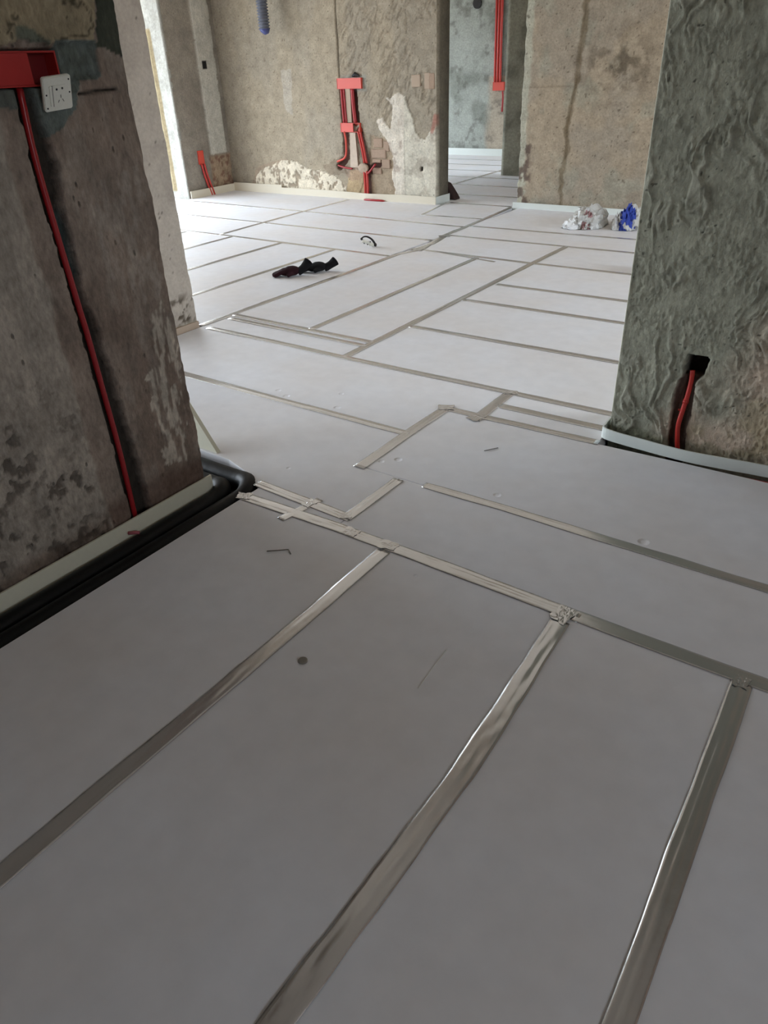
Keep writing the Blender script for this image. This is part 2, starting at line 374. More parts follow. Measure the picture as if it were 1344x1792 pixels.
TP = [  # (points, width, wrinkle, crease)
    ([(-1.095, 1.50), (-1.11, -.28)], .050, .0012, .0009), ([(-.498, 1.48), (-.478, .9), (-.492, .25), (-.5, -.28)], .055, .0016, .0014),
    ([(-.040, 1.50), (-.033, -.28)], .050, .0011, .0026), ([(.57, 1.50), (.57, -.28)], .048, .001, .002),
    ([(-1.728, 1.515), (-1.30, 1.530), (-.90, 1.528), (-.46, 1.522)], .052, .0016, .002), ([(-.48, 1.521), (.6, 1.521), (2.3, 1.521)], .050, .0004, .0004),
    ([(-1.752, 1.612), (-1.30, 1.597)], .046, .0012, .002), ([(-1.505, 1.465), (-1.470, 1.64)], .036, .001, .001),
    ([(-1.318, 1.585), (-1.313, 1.905)], .046, .0012, .002), ([(-1.21, 1.918), (-.90, 1.925), (-.6, 1.921), (2.2, 1.915)], .042, .0005, .0005),
    ([(-1.495, 1.90), (-1.497, 2.25), (-1.489, 2.555)], .050, .001, .0008), ([(-1.51, 2.549), (-1.32, 2.548), (-.795, 2.562)], .046, .0008, .0005),
    ([(-1.322, 2.505), (-1.322, 2.865)], .055, .0014, .001), ([(-1.31, 2.692), (-.80, 2.696)], .050, .0005, .0004),
    ([(-3.2, 2.255), (-2.3, 2.250), (-1.49, 2.246)], .046, .0007, .0022), ([(-3.33, 2.865), (-2.3, 2.851), (-.80, 2.848)], .048, .0005, .0022),
    ([(-3.385, 3.135), (-2.29, 3.118)], .046, .0005, .0006), ([(-3.35, 3.07), (-2.29, 3.052)], .046, .0005, .0015),
    ([(-2.755, 3.13), (-2.745, 5.15)], .047, .0005, .0006), ([(-2.292, 2.84), (-2.283, 5.82)], .050, .0005, .0006),
    ([(-3.405, 2.87), (-3.385, 4.0), (-3.38, 5.0), (-3.30, 5.23), (-3.36, 5.5), (-3.42, 5.82), (-3.44, 6.25), (-3.51, 7.30)], .050, .0012, .001),
    ([(-3.36, 5.18), (-3.33, 5.45), (-3.40, 5.80)], .045, .001, .001),
    ([(-2.27, 3.462), (-.47, 3.462)], .048, .0005, .0015), ([(-2.27, 4.085), (-.47, 4.085)], .048, .0004, .0005), ([(-2.25, 4.518), (-.47, 4.518)], .048, .0004, .0005),
    ([(-3.29, 5.21), (-2.28, 5.168), (-.47, 5.168)], .048, .0005, .0005), ([(-3.27, 5.225), (-2.56, 5.09)], .030, .0005, .0005),
    ([(-3.41, 5.81), (-2.2, 5.81), (-.47, 5.83)], .046, .0004, .0004), ([(-3.42, 6.26), (-1.4, 6.30)], .046, .0004, .0004),
    ([(-3.98, 2.95), (-3.972, 4.93)], .046, .0004, .0004), ([(-4.59, 2.95), (-4.583, 4.93)], .046, .0004, .0004), ([(-5.205, 2.95), (-5.205, 4.93)], .046, .0004, .0004),
    ([(-5.82, 2.95), (-5.82, 4.93)], .046, .0004, .0004), ([(-6.43, 2.95), (-6.43, 4.93)], .046, .0004, .0004),
    ([(-7.3, 4.955), (-5.2, 4.955), (-3.41, 4.905)], .046, .0004, .0004), ([(-7.3, 5.60), (-5.4, 5.59), (-3.41, 5.565)], .046, .0004, .0004),
    ([(-7.2, 6.30), (-5.4, 6.265), (-3.44, 6.195)], .046, .0004, .0004), ([(-5.38, 4.96), (-5.42, 5.59), (-5.46, 6.27), (-5.475, 7.10)], .046, .0004, .0004),
    ([(-4.16, 6.586), (-3.48, 6.61)], .044, .0004, .0004), ([(-4.157, 6.586), (-4.30, 7.33)], .030, .0004, .0004),
    ([(-4.945, 8.58), (-4.972, 11.0)], .046, .0003, .0003),
]
for y in fr[:-1]: TP.append(([(-6.7, y), (-3.5, y)] if y > 7.6 else [(-4.30, y), (-3.53, y)], .050, .0003, .0003))
for i, (p, wd, am, crs) in enumerate(TP): tape(p, wd, am, crs, i)

def crumple(cx, cy, r, ang, seed, lx=1.0, ly=.75, h=.0032):
    n = 14; rs = np.random.RandomState(seed); V = []; F = []
    for i in range(n + 1):
        for j in range(n + 1):
            u = (i / n - .5) * 2; v = (j / n - .5) * 2
            x = u * r * lx * (1 + .25 * (float(vn(np.array(u), np.array(v), .5, seed)) - .5)); y = v * r * ly * (1 + .4 * (float(vn(np.array(v), np.array(u), .5, seed + 1)) - .5))
            z = .0035 + abs(float(fbm(np.array(u * 2), np.array(v * 2), .9, 2, seed)) - .5) * 2 * h * (1 - .6 * max(abs(u), abs(v)))
            V.append((cx + x * math.cos(ang) - y * math.sin(ang), cy + x * math.sin(ang) + y * math.cos(ang), z))
    for i in range(n):
        for j in range(n):
            a = i * (n + 1) + j; F.append((a, a + n + 1, a + n + 2, a + 1))
    m = len(V); V += [(x, y, .0030) for x, y, z in V]; F += [tuple(m + k for k in reversed(f)) for f in F]
    return obj('tape_scrap', V, F, M_tape, floor)
for k, a in enumerate([(-1.10, 1.53, .030, .1), (-.500, 1.505, .036, 1.4), (-1.33, 1.598, .024, .7), (-1.722, 1.515, .026, .4), (-1.492, 2.553, .034, .5), (-1.325, 2.525, .034, 1.3),
                       (-1.32, 2.85, .028, .4), (-.042, 1.50, .022, 1.5), (-1.485, 1.60, .026, 1.4), (-1.25, 1.528, .028, 0), (-3.33, 5.20, .05, 0), (-3.40, 5.76, .05, .6)]):
    crumple(*a, seed=k + 3)

# ------------------------------------------------------------------ walls with displaced faces
def wall_skin(name, o, ud, vd, nd, U, V, hf, cf, thick, mat, jag0=0, jag1=0, end0=True, end1=True, endcol=None):
    """solid wall: front face a displaced grid, sides and back closed; colours in attribute Col"""
    o = np.array(o, float); ud, vd, nd = (np.array(a, float) for a in (ud, vd, nd))
    UU, VV = np.meshgrid(U, V, indexing='ij'); h = hf(UU, VV) + 0 * UU; col = cf(UU, VV)
    Uj = UU.copy()
    if jag1:
        wgt = ss(UU, U[-1] - .05, U[-1]); Uj = Uj + wgt * (fbm(VV, UU * 0, .09, 4, 31) - .62) * jag1
    if jag0:
        wgt = 1 - ss(UU, U[0], U[0] + .05); Uj = Uj - wgt * (fbm(VV, UU * 0, .09, 4, 77) - .62) * jag0
    P = o + Uj[..., None] * ud + VV[..., None] * vd + h[..., None] * nd
    nu, nv = UU.shape; verts = P.reshape(-1, 3).tolist(); cols = col.reshape(-1, 3).tolist(); idx = np.arange(nu * nv).reshape(nu, nv)
    fl = np.dot(np.cross(ud, vd), nd) > 0
    a, b_, c, d = idx[:-1, :-1], idx[1:, :-1], idx[1:, 1:], idx[:-1, 1:]
    F = np.stack([a, b_, c, d] if fl else [a, d, c, b_], -1).reshape(-1, 4).tolist()
    loop = list(idx[:, 0]) + list(idx[-1, 1:]) + list(idx[-2::-1, -1]) + list(idx[0, -2:0:-1])
    steps = [.3, 1.0] if thick > .1 else [1.0]; prev = loop; Pf = P.reshape(-1, 3)
    base = {}
    for st in steps:
        cur = []
        for k in loop:
            p = Pf[k]; dep = np.dot(p - o, nd); q = p - nd * (dep + thick * st)
            cur.append(len(verts)); verts.append(q.tolist()); ec = cols[k] if endcol is None else list(endcol); cols.append(ec)
        for i in range(len(loop)):
            j = (i + 1) % len(loop)
            f = (prev[i], cur[i], cur[j], prev[j]); F.append(f if fl else f[::-1])
        prev = cur
    F.append(tuple(prev[::-1]) if fl else tuple(prev))
    ob = obj(name, verts, F, mat, kind='structure')
    at = ob.data.color_attributes.new('Col', 'FLOAT_COLOR', 'POINT')
    ca = np.ones((len(verts), 4), np.float32); ca[:, :3] = cols; at.data.foreach_set('color', ca.ravel())
    ob.data.polygons.foreach_set('use_smooth', [True] * len(F)); 
    return ob
def axis(*segs):
    r = []
    for a, b_, s in segs: r += list(np.arange(a, b_ - 1e-6, s))
    r.append(segs[-1][1]); return np.array(r)

L_ = lin
# ---- left wall (beside the camera): u = Y, v = Z
COND = [(1.172, 1.30), (1.163, 1.10), (1.176, .754), (1.180, .672), (1.184, .486), (1.187, .276), (1.182, .03)]
def w1_groove(u, v):
    v_ = np.clip(v, 0, 1.3)
    left = np.interp(v_, [0, .3, .7, 1.1, 1.3], [1.166, 1.168, 1.162, 1.148, 1.155])
    right = np.interp(v_, [0, .19, .34, .52, .7, .8, 1.02, 1.1, 1.16, 1.22, 1.3], [1.247, 1.245, 1.236, 1.224, 1.214, 1.196, 1.205, 1.219, 1.212, 1.204, 1.20])
    j = (fbm(u, v, .03, 3, 5) - .5) * .014
    return ss(u, left - .003 + j, left + .003 + j) * (1 - ss(u, right - .004 + j * 1.4, right + .004 + j * 1.4)) * (v < 1.3)
def w1_h(u, v):
    h = (fbm(u, v, .25, 3, 1) - .5) * .012 + (fbm(u, v * .5, .03, 3, 2) - .5) * .0030
    old = 1 - ss(u + (fbm(u, v, .1, 3, 8) - .5) * .03, 1.075, 1.090); old *= (v < 1.27)
    h += old * .004
    pit = ss(fbm(u, v, .030, 4, 12), .56, .66) * old * np.clip(1.15 - v * 1.6 + (fbm(u, v, .12, 2, 4) - .5) * 1.6, 0, 1)
    h -= pit * .010
    scr = rpoly(u, v, [(1.42, .70), (1.47, .70), (1.475, .47), (1.44, .14), (1.33, .15), (1.31, .27), (1.345, .44)], .03, .06)
    h += scr * ((fbm(u, v * .25, .012, 3, 21) - .5) * .010 + .001)
    mort = rpoly(u, v, [(.5, 1.375), (1.41, 1.378), (1.44, 1.5), (1.43, 1.9), (.5, 1.9)], .012, .05)
    h += mort * (.010 + (fbm(u, v, .05, 4, 40) - .5) * .026)
    blk = rpoly(u, v, [(1.302, 1.378), (1.418, 1.380), (1.405, 1.305), (1.34, 1.298), (1.29, 1.30)], .005, .03)
    h -= blk * .008
    crk = np.exp(-(segdist(u, v, [(1.33, 1.266), (1.39, 1.270), (1.45, 1.272)]) / .0035) ** 2)
    h -= crk * .012
    crk2 = np.exp(-(segdist(u, v, [(1.445, 1.265), (1.452, 1.215), (1.462, 1.20)]) / .003) ** 2) + np.exp(-(segdist(u, v, [(1.093, 1.25), (1.082, 1.19)]) / .003) ** 2)
    h -= crk2 * .004
    h -= w1_groove(u, v) * .034
    h -= ss(u, 1.068, 1.072) * (1 - ss(u, 1.286, 1.290)) * ss(v, 1.284, 1.287) * (1 - ss(v, 1.363, 1.366)) * .06
    h = np.where((u < .45) | (v > 1.7), .002, h)
    return h
def w1_c(u, v):
    c = np.zeros(u.shape + (3,)) + np.array(L_((146, 132, 121)))
    c = mixc(c, ss(fbm(u, v, .35, 4, 3), .40, .62) * .5, L_((116, 98, 86)))
    c = mixc(c, ss(fbm(u * 2.5, v * .6, .09, 4, 23), .55, .72) * .40, L_((160, 150, 140)))
    old = 1 - ss(u + (fbm(u, v, .1, 3, 8) - .5) * .03, 1.075, 1.090); old *= (v < 1.27)
    c = mixc(c, old * .85, L_((166, 157, 146)))
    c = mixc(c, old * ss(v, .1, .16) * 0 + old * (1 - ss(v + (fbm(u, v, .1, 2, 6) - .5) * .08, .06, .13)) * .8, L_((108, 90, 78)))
    pit = ss(fbm(u, v, .030, 4, 12), .54, .62) * old * np.clip(1.15 - v * 1.6 + (fbm(u, v, .12, 2, 4) - .5) * 1.6, 0, 1)
    c = mixc(c, pit * .75, L_((78, 68, 60)))
    edge = np.exp(-((u + (fbm(u, v, .1, 3, 8) - .5) * .03 - 1.083) / .006) ** 2) * (v < 1.2)
    c = mixc(c, edge * .4 * ss(fbm(u, v, .05, 3, 61), .4, .6), L_((176, 168, 156)))
    scr = rpoly(u, v, [(1.42, .70), (1.47, .70), (1.475, .47), (1.44, .14), (1.33, .15), (1.31, .27), (1.345, .44)], .03, .06)
    c = mixc(c, scr * ss(fbm(u, v * .22, .014, 3, 21), .44, .56) * .9, L_((196, 186, 172)))
    scr2 = rpoly(u, v, [(1.25, 1.0), (1.47, 1.1), (1.48, .75), (1.40, .70), (1.30, .8)], .04, .08)
    c = mixc(c, scr2 * ss(fbm(u, v * .25, .02, 3, 25), .52, .64) * .5, L_((170, 160, 150)))
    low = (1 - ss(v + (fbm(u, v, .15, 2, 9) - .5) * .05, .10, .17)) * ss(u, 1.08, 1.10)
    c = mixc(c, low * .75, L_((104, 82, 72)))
    mort = rpoly(u, v, [(.5, 1.375), (1.41, 1.378), (1.44, 1.5), (1.43, 1.9), (.5, 1.9)], .012, .05)
    c = mixc(c, mort, L_((158, 146, 122)))
    mc = 1 - np.abs(fbm(u, v, .055, 3, 47) * 2 - 1)
    c = mixc(c, mort * ss(mc, .90, .97) * .8, L_((66, 60, 48)))
    c = mixc(c, mort * ss(fbm(u, v, .06, 3, 41), .55, .66), L_((104, 108, 96)))
    dk = rpoly(u, v, [(1.436, 1.9), (1.436, 1.47), (1.416, 1.37), (1.5, 1.345), (1.6, 1.9)], .006, .04)
    c = mixc(c, dk, L_((72, 76, 66)))
    blk = rpoly(u, v, [(1.285, 1.385), (1.418, 1.382), (1.405, 1.300), (1.34, 1.295), (1.312, 1.235), (1.25, 1.19), (1.205, 1.175), (1.190, 1.285), (1.285, 1.285)], .006, .03)
    c = mixc(c, blk, L_((112, 120, 116)))
    c = mixc(c, blk * ss(fbm(u, v, .04, 3, 45), .52, .62) * .6, L_((84, 90, 82)))
    lb = rpoly(u, v, [(1.0, 1.287), (1.165, 1.287), (1.165, 1.245), (1.0, 1.24)], .006, .03)
    c = mixc(c, lb, L_((100, 104, 98)))
    g = w1_groove(u, v)
    c = mixc(c, g, L_((62, 56, 50))); c = mixc(c, g * ss(v, .80, .84) * (1 - ss(v, .98, 1.02)) * ss(u, 1.185, 1.192), L_((66, 76, 74)))
    crk = np.exp(-(segdist(u, v, [(1.33, 1.266), (1.39, 1.270), (1.45, 1.272)]) / .0035) ** 2)
    c = mixc(c, crk, L_((40, 34, 30)))
    return c
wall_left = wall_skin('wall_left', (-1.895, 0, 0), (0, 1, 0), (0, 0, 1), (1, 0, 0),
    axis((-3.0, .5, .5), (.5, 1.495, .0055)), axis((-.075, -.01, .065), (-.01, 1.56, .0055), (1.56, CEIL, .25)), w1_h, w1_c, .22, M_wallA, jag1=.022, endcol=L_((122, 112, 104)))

# ---- wall beyond it (its end face is seen past the left wall): u = Y, v = Z, face X = -3.40
def w2_h(u, v):
    h = (fbm(u, v, .2, 3, 71) - .5) * .006
    h -= ss(fbm(u, v, .03, 3, 72), .58, .66) * (1 - ss(v, .16, .24)) * .010
    return np.where((u < 2.3) | (v > 1.9), 0, h)
def w2_c(u, v):
    c = np.zeros(u.shape + (3,)) + np.array(L_((176, 166, 154)))
    c = mixc(c, ss(fbm(u, v, .3, 4, 73), .45, .6) * .4, L_((158, 148, 138)))
    c = mixc(c, ss(fbm(u, v, .02, 2, 74), .85, .90) * .8, L_((70, 64, 58)))
    c = mixc(c, ss(fbm(u, v, .03, 3, 72), .56, .64) * (1 - ss(v, .16, .24)), L_((90, 80, 68)))
    return mixc(c, 1 - ss(v, .04, .05), L_((158, 150, 136)))
wall_middle = wall_skin('wall_middle', (-3.405, 0, 0), (0, 1, 0), (0, 0, 1), (1, 0, 0),
    axis((2.42, 2.85, .011)), axis((-.075, -.01, .065), (-.01, 1.9, .011), (1.9, CEIL, .3)), w2_h, w2_c, .22, M_smooth, jag1=.016)
obj('trim_1', *box(-3.42, -3.393, 2.42, 2.852, -.06, .035), M_plain, kind='structure')

# ---- left wall of the living room beyond the balcony opening: u = Y, face X = -7.40; and its bright jamb
def w7_h(u, v):
    h = (fbm(u, v, .2, 3, 81) - .5) * .010
    band = rpoly(u, v, [(6.86, .44), (6.86, 1.2), (6.87, 3), (7.14, 3), (7.13, .44)], .012, .08)
    h += band * .022
    rub = (1 - ss(v, .40, .46)) * ss(u, 6.82, 6.86)
    h += rub * ((fbm(u, v, .06, 3, 83) - .5) * .03 - .01)
    return np.where(v > 2.1, .01, h)
def w7_c(u, v):
    c = np.zeros(u.shape + (3,)) + np.array(L_((140, 132, 120)))
    c = mixc(c, ss(fbm(u, v, .4, 4, 84), .45, .6) * .5, L_((122, 114, 104)))
    band = rpoly(u, v, [(6.86, .44), (6.86, 1.2), (6.87, 3), (7.14, 3), (7.13, .44)], .012, .08)
    c = mixc(c, band, L_((178, 174, 162)))
    rub = (1 - ss(v, .40, .46)) * ss(u, 6.82, 6.86)
    c = mixc(c, rub, L_((150, 130, 108))); c = mixc(c, rub * ss(fbm(u, v, .04, 3, 85), .5, .6), L_((120, 92, 76)))
    hol = ((np.abs(u - 6.955) < .035) & (np.abs(v - 1.385) < .04) & (np.abs(v - 1.385) > .004)).astype(float)
    c = mixc(c, hol, L_((30, 28, 26)))
    return c
wall_left_far = wall_skin('wall_left_far', (-7.40, 0, 0), (0, 1, 0), (0, 0, 1), (1, 0, 0),
    axis((6.42, 7.34, .014)), axis((-.075, -.01, .065), (-.01, 2.1, .014), (2.1, CEIL, .3)), w7_h, w7_c, .6, M_wall)
def wj_h(u, v): return (fbm(u, v, .15, 3, 91) - .5) * .008 + np.where(u < -7.62, .02, 0) * (v > .08) * (v < 1.75)
def wj_c(u, v):
    c = np.zeros(u.shape + (3,)) + np.array(L_((168, 167, 160)))
    c = mixc(c, ss(fbm(u * 2, v, .1, 4, 92), .48, .62) * .35, L_((138, 136, 126)))
    c = mixc(c, (u < -7.60) * (v > .08) * (v < 1.75) * 1.0, L_((160, 146, 116)))
    return c
wall_left_jamb = wall_skin('wall_left_jamb', (0, 6.41, 0), (1, 0, 0), (0, 0, 1), (0, -1, 0),
    axis((-8.0, -7.40, .02)), axis((-.075, -.01, .065), (-.01, 2.1, .02), (2.1, CEIL, .3)), wj_h, wj_c, .03, M_wallF)

# ---- back wall of the living room: u = X, face Y = 7.20
G1 = [(-5.555, 1.11), (-5.545, .79)]; G2 = [(-5.405, 1.11), (-5.385, .79)]
G3 = [(-5.545, .69), (-5.545, .43), (-5.66, .33)]; G4 = [(-5.345, .69), (-5.28, .40), (-5.265, .02)]; G5 = [(-5.26, .29), (-5.11, .37)]; G6 = [(-5.66, .34), (-5.50, .31)]
PW = [(-4.99, 1.02), (-4.93, 1.0), (-4.819, 1.060), (-4.74, 1.02), (-4.70, .93), (-4.646, .831), (-4.613, .698), (-4.55, .64), (-4.48, .62), (-4.436, .70), (-4.34, .727), (-4.33, .0), (-4.92, .0),
      (-4.89, .12), (-4.93, .25), (-4.90, .45), (-4.97, .60), (-5.07, .71), (-5.11, .81), (-5.03, .82), (-4.93, .72), (-4.90, .84), (-4.90, .95)]
PS = [(-7.02, -.05), (-7.00, .17), (-6.90, .25), (-6.768, .303), (-6.505, .374), (-6.297, .361), (-6.128, .292), (-5.868, .271), (-5.70, .216), (-5.58, .12), (-5.55, -.05)]
def w6_gr(u, v):
    d = np.minimum.reduce([segdist(u, v, g) for g in (G1, G2, G3, G4, G5)]) + (fbm(u, v, .04, 3, 101) - .5) * .02
    g = 1 - ss(d, .034, .046)
    return g
def w6_strokes(u, v):
    rt = ss(u, -5.59, -5.56)
    a = u * .8 - v * .55; b_ = u * .55 + v * .8
    wr = (fbm(u, v, .25, 2, 105) - .5) * .4
    s = 1 - np.abs(fbm(a * 1.0 + wr * .3, b_ * .28 + wr, .06, 3, 106) * 2 - 1)
    return rt * ss(v, .70, .85) * ss(s, .80, .98) * ss(fbm(u, v, .3, 2, 107), .35, .6)
def w6_h(u, v):
    h = (fbm(u, v, .3, 3, 102) - .5) * .012 + (fbm(u, v, .05, 3, 103) - .5) * .004
    rt = ss(u, -5.59, -5.58)
    h += rt * ((fbm(u, v, .12, 4, 104) - .5) * .022) - w6_strokes(u, v) * .008
    h -= np.exp(-((u + 5.583 - .02 * (v - 1.2) * 0) / .008) ** 2) * (v > 1.2) * .02
    pw = rpoly(u, v, PW, .012, .06); h += pw * .012
    ps = rpoly(u, v, PS, .012, .06); hole = ss(fbm(u, v * .8, .040, 3, 108), .55, .60)
    h += ps * (.012 - hole * .012)
    bl = rpoly(u, v, [(-5.42, .0), (-5.24, .33), (-5.20, .66), (-4.98, .62), (-4.86, .3), (-4.9, 0)], .02, .06)
    h -= bl * .010
    h -= w6_gr(u, v) * .035
    h -= ((np.abs(u + 4.535) < .018) & (np.abs(v - .34) < .022)) * .03
    return np.where(v > 2.0, 0, h)
def w6_c(u, v):
    c = np.zeros(u.shape + (3,)) + np.array(L_((158, 147, 128)))
    c = mixc(c, ss(fbm(u * 1.5, v * .7, .5, 4, 110), .42, .62) * .45, L_((150, 143, 130)))
    c = mixc(c, (1 - ss(u + (fbm(u, v, .2, 3, 111) - .5) * .2, -7.3, -6.85)) * .6, L_((134, 126, 114)))
    c = mixc(c, rpoly(u, v, [(-6.42, .9), (-6.42, 1.3), (-6.26, 1.3), (-6.3, .85)], .03, .1) * .5, L_((176, 170, 160)))
    c = mixc(c, w6_strokes(u, v) * .40, L_((112, 100, 84)))
    c = mixc(c, np.exp(-((u + 5.583) / .007) ** 2) * (v > 1.2), L_((74, 66, 54)))
    c = mixc(c, ss(fbm(u, v, .016, 2, 112), .80, .86) * .6, L_((90, 76, 62)))
    c = mixc(c, rpoly(u, v, [(-6.98, .28), (-6.55, .38), (-6.4, .38), (-6.9, .05), (-7.1, .02)], .02, .06) * .45, L_((158, 136, 118)))
    bl = rpoly(u, v, [(-5.42, .0), (-5.24, .33), (-5.20, .66), (-4.98, .62), (-4.86, .3), (-4.9, 0)], .02, .06)
    c = mixc(c, bl * .7, L_((160, 142, 120)))
    c = mixc(c, rpoly(u, v, [(-5.52, .30), (-5.27, .30), (-5.27, -.02), (-5.60, -.02)], .03, .06) * .6, L_((184, 158, 118)))
    c = mixc(c, rpoly(u, v, [(-5.62, .34), (-5.34, .33), (-5.34, .18), (-5.55, .20)], .02, .05) * .5, L_((150, 124, 108)))
    c = mixc(c, rpoly(u, v, [(-5.9, .33), (-5.60, .45), (-5.56, .25), (-5.8, .24)], .03, .06) * .6, L_((126, 112, 96)))
    pw = rpoly(u, v, PW, .012, .06)
    c = mixc(c, pw, L_((204, 196, 182)))
    c = mixc(c, pw * ss(fbm(u, v, .08, 4, 113), .54, .64) * (1 - ss(v, .70, .85)) * .6, L_((152, 136, 124)))
    c = mixc(c, pw * ss(u, -4.76, -4.74) * .35, L_((186, 186, 168)))
    c = mixc(c, np.exp(-((u + 4.75) / .006) ** 2) * pw * .7 * (v < .7), L_((140, 138, 124)))
    ps = rpoly(u, v, PS, .012, .06); hole = ss(fbm(u, v * .8, .040, 3, 108), .55, .60)
    c = mixc(c, ps, L_((214, 204, 184))); c = mixc(c, ps * hole * .9, L_((150, 136, 118)))
    c = mixc(c, ss(segdist(u, v, [(-4.33, .75), (-4.37, .84), (-4.40, .70)]), .03, .012) * .5, L_((170, 90, 80)))
    gr = w6_gr(u, v); c = mixc(c, gr, L_((80, 54, 46)))
    rim = np.exp(-((np.hypot(np.maximum(np.abs(u + 5.40) - .16, 0), np.maximum(np.abs(v - 1.15) - .065, 0))) / .012) ** 2)
    c = mixc(c, rim * .5, L_((150, 156, 150)))
    c = mixc(c, ((np.abs(u + 4.535) < .018) & (np.abs(v - .34) < .022)) * 1.0, L_((24, 22, 20)))
    return c
wall_back = wall_skin('wall_back', (0, 7.20, 0), (1, 0, 0), (0, 0, 1), (0, -1, 0),
    axis((-7.55, -4.355, .0105)), axis((-.075, -.01, .065), (-.01, 2.02, .0105), (2.02, CEIL, .3)), w6_h, w6_c, .25, M_wall, endcol=L_((104, 98, 86)))
# exposed bricks, each its own piece
for (x0, x1, z0, z1) in [(-5.165, -5.045, .535, .625), (-5.035, -4.955, .50, .60), (-5.195, -5.00, .43, .52), (-5.185, -5.07, .385, .42), (-5.06, -4.95, .33, .42), (-5.19, -5.07, .27, .33),
                          (-4.655, -4.545, 1.10, 1.21), (-4.50, -4.415, 1.08, 1.225), (-4.445, -4.375, 1.08, 1.22)]:
    k = random.uniform(-.004, .004)
    v, f = box(x0, x1, 7.196 + k, 7.25, z0, z1)
    br = obj('brick', v, f, M_brick if x0 < -4.7 or x0 > -4.47 else M_plain, wall_back)
    bm = bmesh.new(); bm.from_mesh(br.data); bmesh.ops.bevel(bm, geom=bm.edges[:], offset=.006, segments=1, affect='EDGES'); bm.to_mesh(br.data); bm.free()

# ---- right-hand wall at the back: u = X, face Y = 7.33
SEAM = [(-2.90, 1.8), (-2.91, 1.5), (-2.93, 1.1), (-2.985, .75), (-2.965, .55), (-3.0, .35), (-2.985, .0)]
def w3_h(u, v):
    h = (fbm(u, v, .3, 3, 121) - .5) * .010 + (fbm(u, v, .05, 3, 122) - .5) * .003
    d = segdist(u, v, SEAM); h -= np.exp(-(d / .012) ** 2) * .010 * ss(fbm(u, v, .1, 3, 123), .3, .6)
    h += (1 - ss(u + (fbm(u, v, .08, 3, 124) - .5) * .06, -3.42, -3.40)) * -.01 * (v < .8)
    h -= np.exp(-((v - 1.075) / .006) ** 2) * (u < -2.95) * .004
    return np.where(v > 2.0, 0, h)
def w3_c(u, v):
    c = np.zeros(u.shape + (3,)) + np.array(L_((164, 150, 130)))
    c = mixc(c, ss(fbm(u, v, .45, 4, 125), .42, .60) * .5, L_((150, 142, 130)))
    c = mixc(c, ss(fbm(u, v, .25, 4, 126), .55, .70) * .3, L_((146, 152, 138)))
    d = segdist(u + (fbm(u, v, .06, 3, 127) - .5) * .05, v, SEAM)
    c = mixc(c, (1 - ss(d, .014, .036)) * (.45 + .5 * fbm(u, v, .1, 3, 128)), L_((104, 90, 68)))
    sm = rpoly(u, v, [(-2.84, 1.33), (-2.80, 1.0), (-2.70, .98), (-2.35, 1.15), (-2.22, 1.25), (-2.4, 1.3), (-2.45, 1.45), (-2.75, 1.4)], .06, .12)
    c = mixc(c, np.exp(-(((u + 2.55) / .34) ** 2 + ((v - 1.22) / .24) ** 2)) * ss(fbm(u, v, .07, 5, 129), .36, .66) * .85, L_((96, 85, 70)))
    c = mixc(c, np.exp(-((v - 1.075) / .006) ** 2) * (u < -2.95) * .5, L_((110, 98, 80)))
    lf = 1 - ss(u + (fbm(u, v, .08, 3, 130) - .5) * .08, -3.42, -3.38)
    c = mixc(c, lf * .8, L_((176, 176, 160)))
    lf2 = (1 - ss(u + (fbm(u, v, .1, 3, 131) - .5) * .14, -3.36, -3.31)) * (1 - ss(v, .55, .7))
    c = mixc(c, lf2 * ss(fbm(u, v, .07, 3, 132), .38, .50) * .85, L_((92, 76, 68)))
    c = mixc(c, ss(fbm(u, v, .018, 2, 133), .80, .86) * .7, L_((84, 74, 60)))
    return c
wall_right_far = wall_skin('wall_right_far', (0, 7.33, 0), (1, 0, 0), (0, 0, 1), (0, -1, 0),
    axis((-3.47, -1.9, .0105), (-1.9, 2.9, .3)), axis((-.075, -.01, .065), (-.01, 2.02, .0105), (2.02, CEIL, .3)), w3_h, w3_c, .22, M_wall, jag0=.03)

# ---- pier seen through the doorway: face Y = 9.49, and the far wall Y = 11.6
def w5_h(u, v): return (fbm(u, v, .3, 3, 141) - .5) * .008
def w5_c(u, v):
    c = np.zeros(u.shape + (3,)) + np.array(L_((158, 157, 142)))
    return mixc(c, ss(fbm(u, v, .3, 4, 142), .5, .65) * .5, L_((94, 94, 84)))
wall_pier = wall_skin('wall_pier', (0, 9.49, 0), (1, 0, 0), (0, 0, 1), (0, -1, 0), axis((-4.735, -3.9, .04), (-3.9, 1.0, .4)), axis((-.075, CEIL, .05)), w5_h, w5_c, .22, M_wallF)
def w8_c(u, v):
    c = np.zeros(u.shape + (3,)) + np.array(L_((156, 160, 153)))
    c = mixc(c, ss(fbm(u, v, .35, 5, 151), .46, .62) * .75, L_((120, 124, 116)))
    c = mixc(c, ss(u + (fbm(u, v, .2, 2, 153) - .5) * .1, -6.12, -6.02) * (v < 1.1) * .8, L_((172, 158, 140)))
    return mixc(c, ss(fbm(u, v, .12, 4, 152), .62, .72) * .5, L_((90, 88, 82)))
wall_far = wall_skin('wall_far', (0, 11.6, 0), (1, 0, 0), (0, 0, 1), (0, -1, 0), axis((-9.0, -7.0, .2), (-7.0, -5.2, .02), (-5.2, -3.0, .2)), axis((-.075, -.01, .065), (-.01, 2.3, .02), (2.3, CEIL, .2)), w5_h, w8_c, .2, M_wallF)

